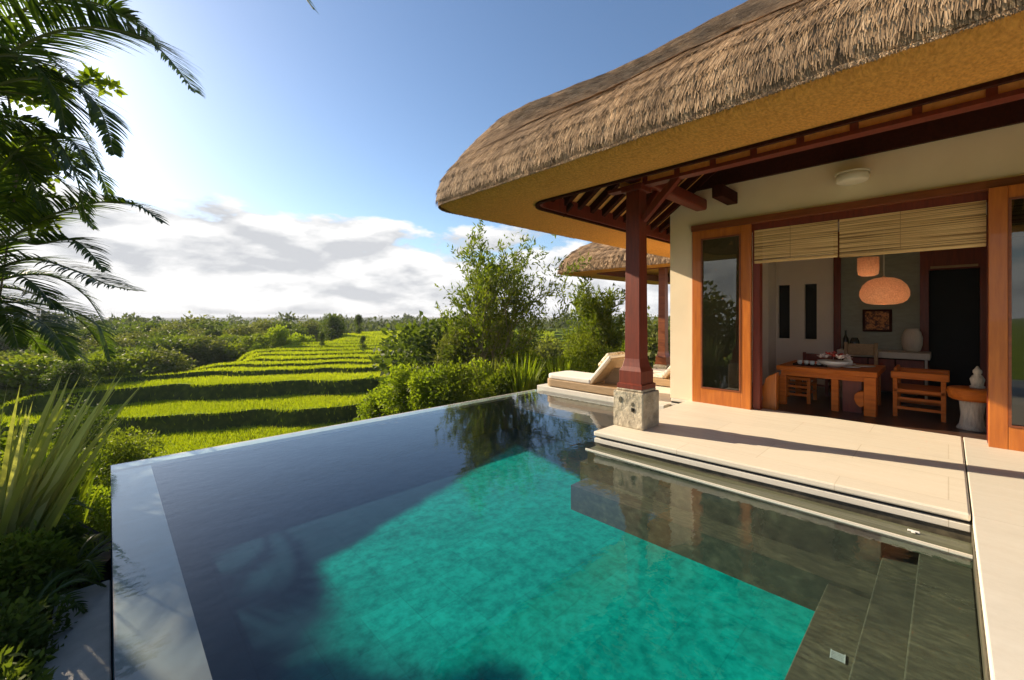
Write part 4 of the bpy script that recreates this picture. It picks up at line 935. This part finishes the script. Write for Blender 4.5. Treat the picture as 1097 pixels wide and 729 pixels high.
# --- hedge shrubs beyond the pool
def shrub(loc, rx, h, nl, ll, lw, mat, label, seed, lobes=16, cat='shrub', group=None, name='shrub', up=.3):
    rng = np.random.default_rng(seed); root = empty(name, loc, label, cat, group)
    C, Q = crown_lobes(rng, rx*.7, rx*.7, h*.8, h*.1, lobes, rx*.28, rx*.48)
    V, T = leaves(C, Q, nl, ll, lw, rng=rng, up=up); quads('foliage', V, T, mat, root)
    mb_ = MB()
    for k in range(6):
        c = C[k % len(C)]; mb_.tube([(.04*rng.normal(), .04*rng.normal(), -.2), (c[0]*.6, c[1]*.6, c[2]*.5), c], [.02, .014, .006], 5)
    mb_.build('stem', M['twig'], root); return root
hz = [(385, 12.2, .62, 'leaf_bright', .95), (408, 11.2, .7, 'leaf_bright', 1.15), (432, 10.6, .75, 'leaf_bright', 1.35), (452, 12.6, .95, 'leaf_mid', 1.75), (462, 9.9, .7, 'leaf_bright', 1.4), (490, 9.6, .72, 'leaf_mid', 1.4), (488, 11.8, .8, 'leaf_dark', 1.7),
      (516, 10.3, .72, 'leaf_bright', 1.45), (545, 9.7, .7, 'leaf_mid', 1.4), (560, 11.8, .9, 'leaf_bright', 1.7), (578, 10.2, .75, 'leaf_mid', 1.45), (604, 11.0, .8, 'leaf_bright', 1.6), (625, 12.5, .95, 'leaf_mid', 1.75), (650, 11.2, .85, 'leaf_mid', 1.6), (675, 12.4, .95, 'leaf_bright', 1.7), (700, 11.6, .9, 'leaf_mid', 1.6), (725, 12.8, .95, 'leaf_mid', 1.7)]
wd = {'leaf_bright': 'bright green', 'leaf_mid': 'mid green', 'leaf_dark': 'dark green'}; cn = {}
for k, (px, d, rx, mt, h) in enumerate(hz):
    x, y = at(px, d); cn[mt] = cn.get(mt, 0)+1
    shrub((x, y, ground_z(x, y)), rx*1.0, h+.02, 5200, .085, .045, M[mt], f'{SEQ[cn[mt]-1]} {wd[mt]} leafy shrub from the left in the hedge beyond the infinity edge', 100+k, 18, group='hedge shrubs beyond the pool', name='hedge_shrub')

# --- grass clumps / spear plants
def blades_plant(name, loc, n, h, spread, w_, mat, label, seed, cat='plant', group=None, lean=(0, 0), bend=.5):
    rng = np.random.default_rng(seed); V, T = [], []
    for k in range(n):
        a = rng.random()*6.283; s_ = spread*rng.random()**.6; H_ = h*rng.uniform(.6, 1.1); dirv = Vector((math.cos(a)*s_+lean[0], math.sin(a)*s_+lean[1], 0)); p0 = Vector((.06*rng.normal(), .06*rng.normal(), 0)); sd_ = Vector((-math.sin(a), math.cos(a), 0)); sd_ = (sd_ + Vector(rng.normal(0, .4, 3))).normalized()
        pr_ = None; tt = min(1, max(0, rng.normal(.5, .25))); seg = 6
        for i in range(seg+1):
            f_ = i/seg; q = p0 + dirv*H_*(f_*.55+bend*f_*f_) + Vector((0, 0, H_*(f_ - .33*bend*s_*2*f_**2.6))); ww = w_*(.5+1.0*math.sin(math.pi*min(.98, .15+.85*f_)))*(1 if f_ < .9 else .5); ww = ww if i < seg else .001
            cur = (q-sd_*ww/2, q+sd_*ww/2)
            if pr_: V.append([tuple(pr_[0]), tuple(pr_[1]), tuple(cur[1]), tuple(cur[0])]); T.append(tt)
            pr_ = cur
    o = quads(name, np.array(V), np.array(T), mat); o.location = loc; tag(o, label, cat, group); return o
for k, (px, d, n, h, sp, mt, lab) in enumerate([(560, 9.6, 130, 1.5, .35, 'leaf_bright', 'tall reedy grass clump behind the far pool edge, left one'), (600, 10.0, 120, 1.55, .35, 'leaf_bright', 'tall reedy grass clump beside the foot of the sun lounger'), (525, 10.2, 90, 1.5, .4, 'leaf_olive', 'reedy grass growing at the foot of the tall airy tree')]):
    x, y = at(px, d); blades_plant('grass_clump', (x, y, ground_z(x, y)), n, h+.2, sp, .03, M[mt], lab, 300+k, 'grass clump', 'reedy grass clumps behind the pool')

# --- palms: fronds built along arching midribs
def frond(parent, pts, ll, seed, lw=.028, mat=None, gap=.028, hang=.5, twist=0):
    """pts: control points (local) from base to tip"""
    rng = np.random.default_rng(seed); P_ = [Vector(p) for p in pts]
    def cr_(t_):
        n = len(P_)-1; f_ = t_*n; i = min(int(f_), n-1); u = f_-i
        p0, p1, p2, p3 = P_[max(i-1, 0)], P_[i], P_[i+1], P_[min(i+2, n)]
        return .5*((2*p1)+(p2-p0)*u+(2*p0-5*p1+4*p2-p3)*u*u+(3*p1-p0-3*p2+p3)*u**3)
    L_ = sum((P_[i+1]-P_[i]).length for i in range(len(P_)-1)); n = int(L_/gap); V, T = [], []
    line = [cr_(i/30) for i in range(31)]
    for i in range(n):
        t_ = (i+.5)/n
        if t_ < .06: continue
        p = cr_(t_); d = (cr_(min(1, t_+.02))-cr_(max(0, t_-.02))).normalized(); up = Vector((0, 0, 1)); sdv = d.cross(up)
        if sdv.length < .1: sdv = Vector((1, 0, 0))
        sdv.normalize(); nm = sdv.cross(d).normalized(); ln = ll*(math.sin(math.pi*min(1, .12+.86*t_))**.6)*rng.uniform(.85, 1.1)*(1 if t_ < .85 else .8)
        tl = min(1, max(0, rng.normal(.45, .22)))
        for sg in (-1, 1):
            if rng.random() < .05: continue
            base = (sdv*sg*math.cos(twist)+nm*(.42+sg*math.sin(twist)) + d*(.55+.5*t_) + Vector(rng.normal(0, .09, 3))).normalized(); q = p.copy(); dv = base.copy(); w0 = lw*rng.uniform(.8, 1.2); pr_ = None; seg = 4
            wv = dv.cross(nm).normalized()
            for s_ in range(seg+1):
                f_ = s_/seg; ww = w0*(.55, 1, .85, .5, .04)[s_]; cur = (q-wv*ww/2, q+wv*ww/2)
                if pr_: V.append([tuple(pr_[0]), tuple(pr_[1]), tuple(cur[1]), tuple(cur[0])]); T.append(tl)
                pr_ = cur; dv = (dv+Vector((0, 0, -hang*(.16+.3*f_)))).normalized(); q = q+dv*ln/seg
    fo = quads('frond', np.array(V), np.array(T), mat or M['leaf_palm'], parent)
    mb_ = MB(); mb_.tube(line, [.020*(1-.85*i/30)+.002 for i in range(31)], 5); mb_.build('midrib', M['midrib'], fo); return fo
M['midrib'] = pm('green_midrib', (.12, .14, .03), (.08, .10, .02), 8, .5, .05)
def palm(loc, crown, spec, label, seed, trunk_r=.11, group=None, extra=()):
    root = empty('palm_tree', loc, label, 'palm tree', group); B = Vector(loc); c = Vector(crown)-B
    mb_ = MB(); k = 14; mb_.tube([Vector((.12*math.sin(i/k*2), .08*math.sin(i/k*3), 0))*(1-i/k)+c*(i/k)+Vector((0, 0, -.2 if i == 0 else 0)) for i in range(k+1)], [trunk_r*(1.15-.3*i/k)*(1+.05*(i % 2)) for i in range(k+1)], 12); mb_.build('trunk', M['bark'], root)
    i = 0
    for pts, ll in spec:
        frond(root, [c]+[Vector(p)-B for p in pts], ll, seed+i, **({})); i += 1
    rng = random.Random(seed)
    extra = list(extra) + [(20, 10, 1.5, .42), (-30, 0, 1.4, .42), (60, -15, 1.5, .42), (-60, 20, 1.5, .42), (0, 40, 1.5, .42), (-10, -25, 1.3, .4)]
    for (az, el, ln, ll) in extra:
        a = R(az); d = Vector((math.cos(a), math.sin(a), 0)); pts = [c, c+d*ln*.3+Vector((0, 0, ln*.3*math.tan(R(el)))), c+d*ln*.6+Vector((0, 0, ln*.42*math.tan(R(el))-.05)), c+d*ln*.85+Vector((0, 0, ln*.38*math.tan(R(el))-.28)), c+d*ln+Vector((0, 0, ln*.25*math.tan(R(el))-.6))]
        frond(root, pts, ll, seed+50+i); i += 1
    return root
# tall palm whose crown hangs in from the upper left
D = 4.6
c1 = P(-95, 120, D); b1 = (c1.x-.15, c1.y+.2, ground_z(c1.x, c1.y))
palm(b1, c1, [([P(-20, 75, D), P(47, 38, D-.1), P(110, 30, D-.2), P(165, 48, D-.3), P(208, 98, D-.4)], .62),
              ([P(-20, 40, D+.3), P(40, 5, D+.4), P(95, 2, D+.4), P(140, 22, D+.5), P(160, 45, D+.5)], .6),
              ([P(-40, 105, D-.3), P(20, 85, D-.4), P(70, 88, D-.5), P(105, 115, D-.5), P(122, 165, D-.6)], .42),
              ([P(-40, 130, D+.2), P(10, 125, D+.2), P(55, 145, D+.3), P(80, 185, D+.3), P(92, 235, D+.4)], .45),
              ([P(-45, 20, D-.6), P(40, -70, D-.8), P(150, -110, D-1), P(270, -70, D-1.1), P(336, 10, D-1.2)], .34),
              ([P(-60, -20, D+.1), P(0, -60, D), P(80, -70, D), P(150, -40, D-.1)], .6),
              ([P(-50, 60, D+.5), P(5, 45, D+.6), P(50, 60, D+.7), P(85, 95, D+.7), P(100, 130, D+.8)], .5),
              ([P(-50, 80, D-.5), P(-5, 60, D-.6), P(30, 65, D-.7), P(60, 100, D-.7), P(70, 140, D-.7)], .5),
              ([P(-60, 150, D+.4), P(-10, 150, D+.5), P(25, 175, D+.5), P(45, 225, D+.5)], .45)],
     'tall palm arching its dark fronds in from the upper left corner', 400, extra=[(170, 30, 2.2, .5), (210, 20, 2.4, .5), (250, 25, 2.4, .5), (185, -5, 2.1, .5)])
D = 5.4
c2 = P(-60, 330, D); b2 = (c2.x-.1, c2.y+.1, ground_z(c2.x, c2.y))
palm(b2, c2, [([P(-20, 280, D), P(40, 238, D), P(98, 218, D-.1), P(145, 220, D-.2), P(173, 238, D-.2)], .50),
              ([P(-25, 300, D), P(30, 278, D-.2), P(80, 290, D-.3), P(115, 305, D-.4), P(148, 312, D-.5)], .48),
              ([P(-30, 270, D+.2), P(10, 200, D+.3), P(60, 168, D+.4), P(100, 178, D+.5), P(118, 215, D+.5)], .46),
              ([P(-30, 310, D+.3), P(20, 310, D+.4), P(70, 330, D+.4), P(105, 350, D+.5), P(118, 385, D+.5)], .42),
              ([P(-35, 260, D-.2), P(-5, 190, D-.4), P(35, 150, D-.5), P(75, 150, D-.6), P(95, 180, D-.6)], .45),
              ([P(-35, 340, D-.2), P(10, 335, D-.3), P(50, 350, D-.4), P(75, 385, D-.5)], .4),
              ([P(-40, 310, D+.1), P(-10, 250, D+.2), P(25, 215, D+.2), P(70, 215, D+.3), P(100, 245, D+.3)], .42),
              ([P(-40, 330, D+.5), P(0, 320, D+.6), P(40, 330, D+.7), P(80, 352, D+.7)], .4),
              ([P(-40, 300, D-.5), P(-5, 290, D-.6), P(30, 300, D-.7), P(60, 330, D-.7)], .4),
              ([P(-40, 320, D), P(0, 262, D-.5), P(40, 262, D-.7), P(80, 258, D-.8), P(112, 290, D-.9)], .42)],
     'shorter palm whose feathery fronds spread at the left edge above the shrubs', 440, extra=[(90, 35, 2, .45), (140, 25, 2.1, .45), (190, 30, 2, .45), (240, 30, 2, .45)])
# sunlit climbing leaves between the palm crowns
D = 5.6; cl = [tuple(P(px, py, D+rg.normal()*.25)) for px, py in ((5, 85), (30, 95), (60, 90), (20, 165), (45, 180), (15, 215), (40, 235), (0, 190), (118, 92), (98, 85))]
vq = P(-60, 300, 5.7)
cvn = empty('climbing_vine', (vq.x, vq.y, ground_z(vq.x, vq.y)), 'sunlit yellow green vine hanging between the two palms', 'vine'); B = Vector(cvn.location)
V, T = leaves([tuple(Vector(c)-B) for c in cl], [.2, .22, .16, .22, .2, .22, .18, .2, .09, .08], 1500, .13, .08, shell=.2); quads('foliage', V, T, M['leaf_bright'], cvn)
mb_ = MB(); mb_.tube([Vector((0, 0, -.2))]+[Vector(c)-B for c in (cl[5], cl[3], cl[0], cl[1], cl[2], cl[9], cl[8])], .012, 5); mb_.build('stem', M['twig'], cvn)

# --- left garden
gp = [(P(100, 395, 7.8), .75, 1.35, 'leaf_bright', 'bright round shrub left of the lowest rice terrace'), (P(60, 392, 8.6), .95, 1.9, 'leaf_mid', 'mid green shrub under the tips of the shorter palm'), (P(25, 385, 7.2), .85, 1.8, 'leaf_bright', 'yellow green shrub at the left edge behind the spear plant'), (P(-20, 380, 6.6), .9, 1.9, 'leaf_mid', 'mid green shrub cut by the left edge of the picture'), (P(135, 380, 10.5), .9, 1.7, 'leaf_mid', 'mid green shrub beside the left end of the terraces'), (P(85, 385, 11.5), 1.1, 2.3, 'leaf_dark', 'dark shrub behind the garden at the left')]
for k, (p, rx, h, mt, lab) in enumerate(gp): shrub((p.x, p.y, ground_z(p.x, p.y)), rx, h, 6500, .075, .042, M[mt], lab, 500+k, 20, name='garden_shrub', group='shrubs in the left garden')
low = [((-.45, 3.0), .36, .55, 'leaf_dark'), ((-.5, 3.7), .38, .6, 'leaf_dark'), ((-.42, 4.5), .36, .6, 'leaf_mid'), ((-.75, 5.2), .5, .75, 'leaf_dark'), ((-1.0, 4.2), .5, .8, 'leaf_dark'), ((-.9, 3.2), .45, .7, 'leaf_mid'), ((-.55, 5.8), .4, .55, 'leaf_mid'), ((-1.4, 5.4), .6, .95, 'leaf_dark'), ((-.35, 2.3), .33, .5, 'leaf_dark'), ((-.85, 2.3), .4, .6, 'leaf_dark'), ((-.3, 5.2), .26, .4, 'leaf_dark')]
lw_ = ['nearest the camera', 'second', 'third', 'fourth', 'fifth', 'sixth', 'seventh', 'eighth', 'ninth', 'tenth', 'eleventh']
order = sorted(range(len(low)), key=lambda i: low[i][0][1])
for k, i in enumerate(order):
    (x, y), rx, h, mt = low[i]; shrub((x, y, ground_z(x, y)-.05), rx, h, 5200, .05, .024, M[mt], f'low {"dark" if mt == "leaf_dark" else "mid"} green bush along the outer pool wall, {lw_[k]}{"" if k == 0 else " counting from the near end"}', 540+k, 16, name='low_bush', group='low bushes along the outer pool wall')
p = P(-2, 610, 3.3); blades_plant('spear_plant', (p.x, p.y, ground_z(p.x, p.y)), 80, 1.6, .34, .028, M['leaf_spear'], 'big spear leaved plant with long yellow green blades at the left edge', 601, lean=(FY*.5, -FX*.5+.08), bend=.22)
p = P(40, 600, 4.2); blades_plant('spear_plant', (p.x, p.y, ground_z(p.x, p.y)), 60, .95, .5, .022, M['leaf_bright'], 'finer bladed green plant between the big spear plant and the pool wall', 602, bend=.45)
p = P(75, 560, 4.6); blades_plant('spear_plant', (p.x, p.y, ground_z(p.x, p.y)), 60, .85, .55, .02, M['leaf_mid'], 'drooping fine bladed plant next to the corner of the pool', 603, bend=.6)
for k, (px, py, d, lab) in enumerate(((15, 690, 2.7, 'dark fern at the bottom left corner'), (70, 640, 3.2, 'dark fern beside the pale kerb stone'), (30, 560, 3.9, 'fern under the big spear plant'))):
    p = P(px, py, d); g = ground_z(p.x, p.y); f_ = empty('fern', (p.x, p.y, g), lab, 'fern', 'ferns in the left garden')
    for j in range(9):
        a = j*.7+k; r_ = .42; dv = Vector((math.cos(a), math.sin(a), 0)); frond(f_, [Vector((0, 0, .02)), dv*r_*.35+Vector((0, 0, .28)), dv*r_*.7+Vector((0, 0, .34)), dv*r_+Vector((0, 0, .24))], .11, 700+k*20+j, .014, M['leaf_mid'] if k else M['leaf_dark'], .018)
# trees in the garden out of frame on the left, mirrored in the glass door
for k, (x, y, vi, s_) in enumerate(((-3.6, 9.6, 0, 1.0), (-5.2, 7.5, 2, 1.2), (-2.2, 12.2, 1, 1.0), (-6.5, 11, 2, 1.3), (-4.6, 4.2, 0, 1.0))):
    put_tree(vi, x, y, s_, 'garden tree outside the left edge, mirrored in the glass door', 'trees of the left garden mirrored in the door')

# ---------------------------------------------------------------- air
hm, ht, ho = newmat('haze_air'); pv = ht.nodes.new('ShaderNodeVolumePrincipled'); pv.inputs['Density'].default_value = .0005; pv.inputs['Color'].default_value = (.86, .91, 1, 1); pv.inputs['Anisotropy'].default_value = .0
ht.links.new(pv.outputs[0], ho.inputs['Volume'])
hz_ = MB().box(-7000, 7000, -7000, 7000, -12, 8.0).build('haze', hm); tag(hz_, kind='stuff')
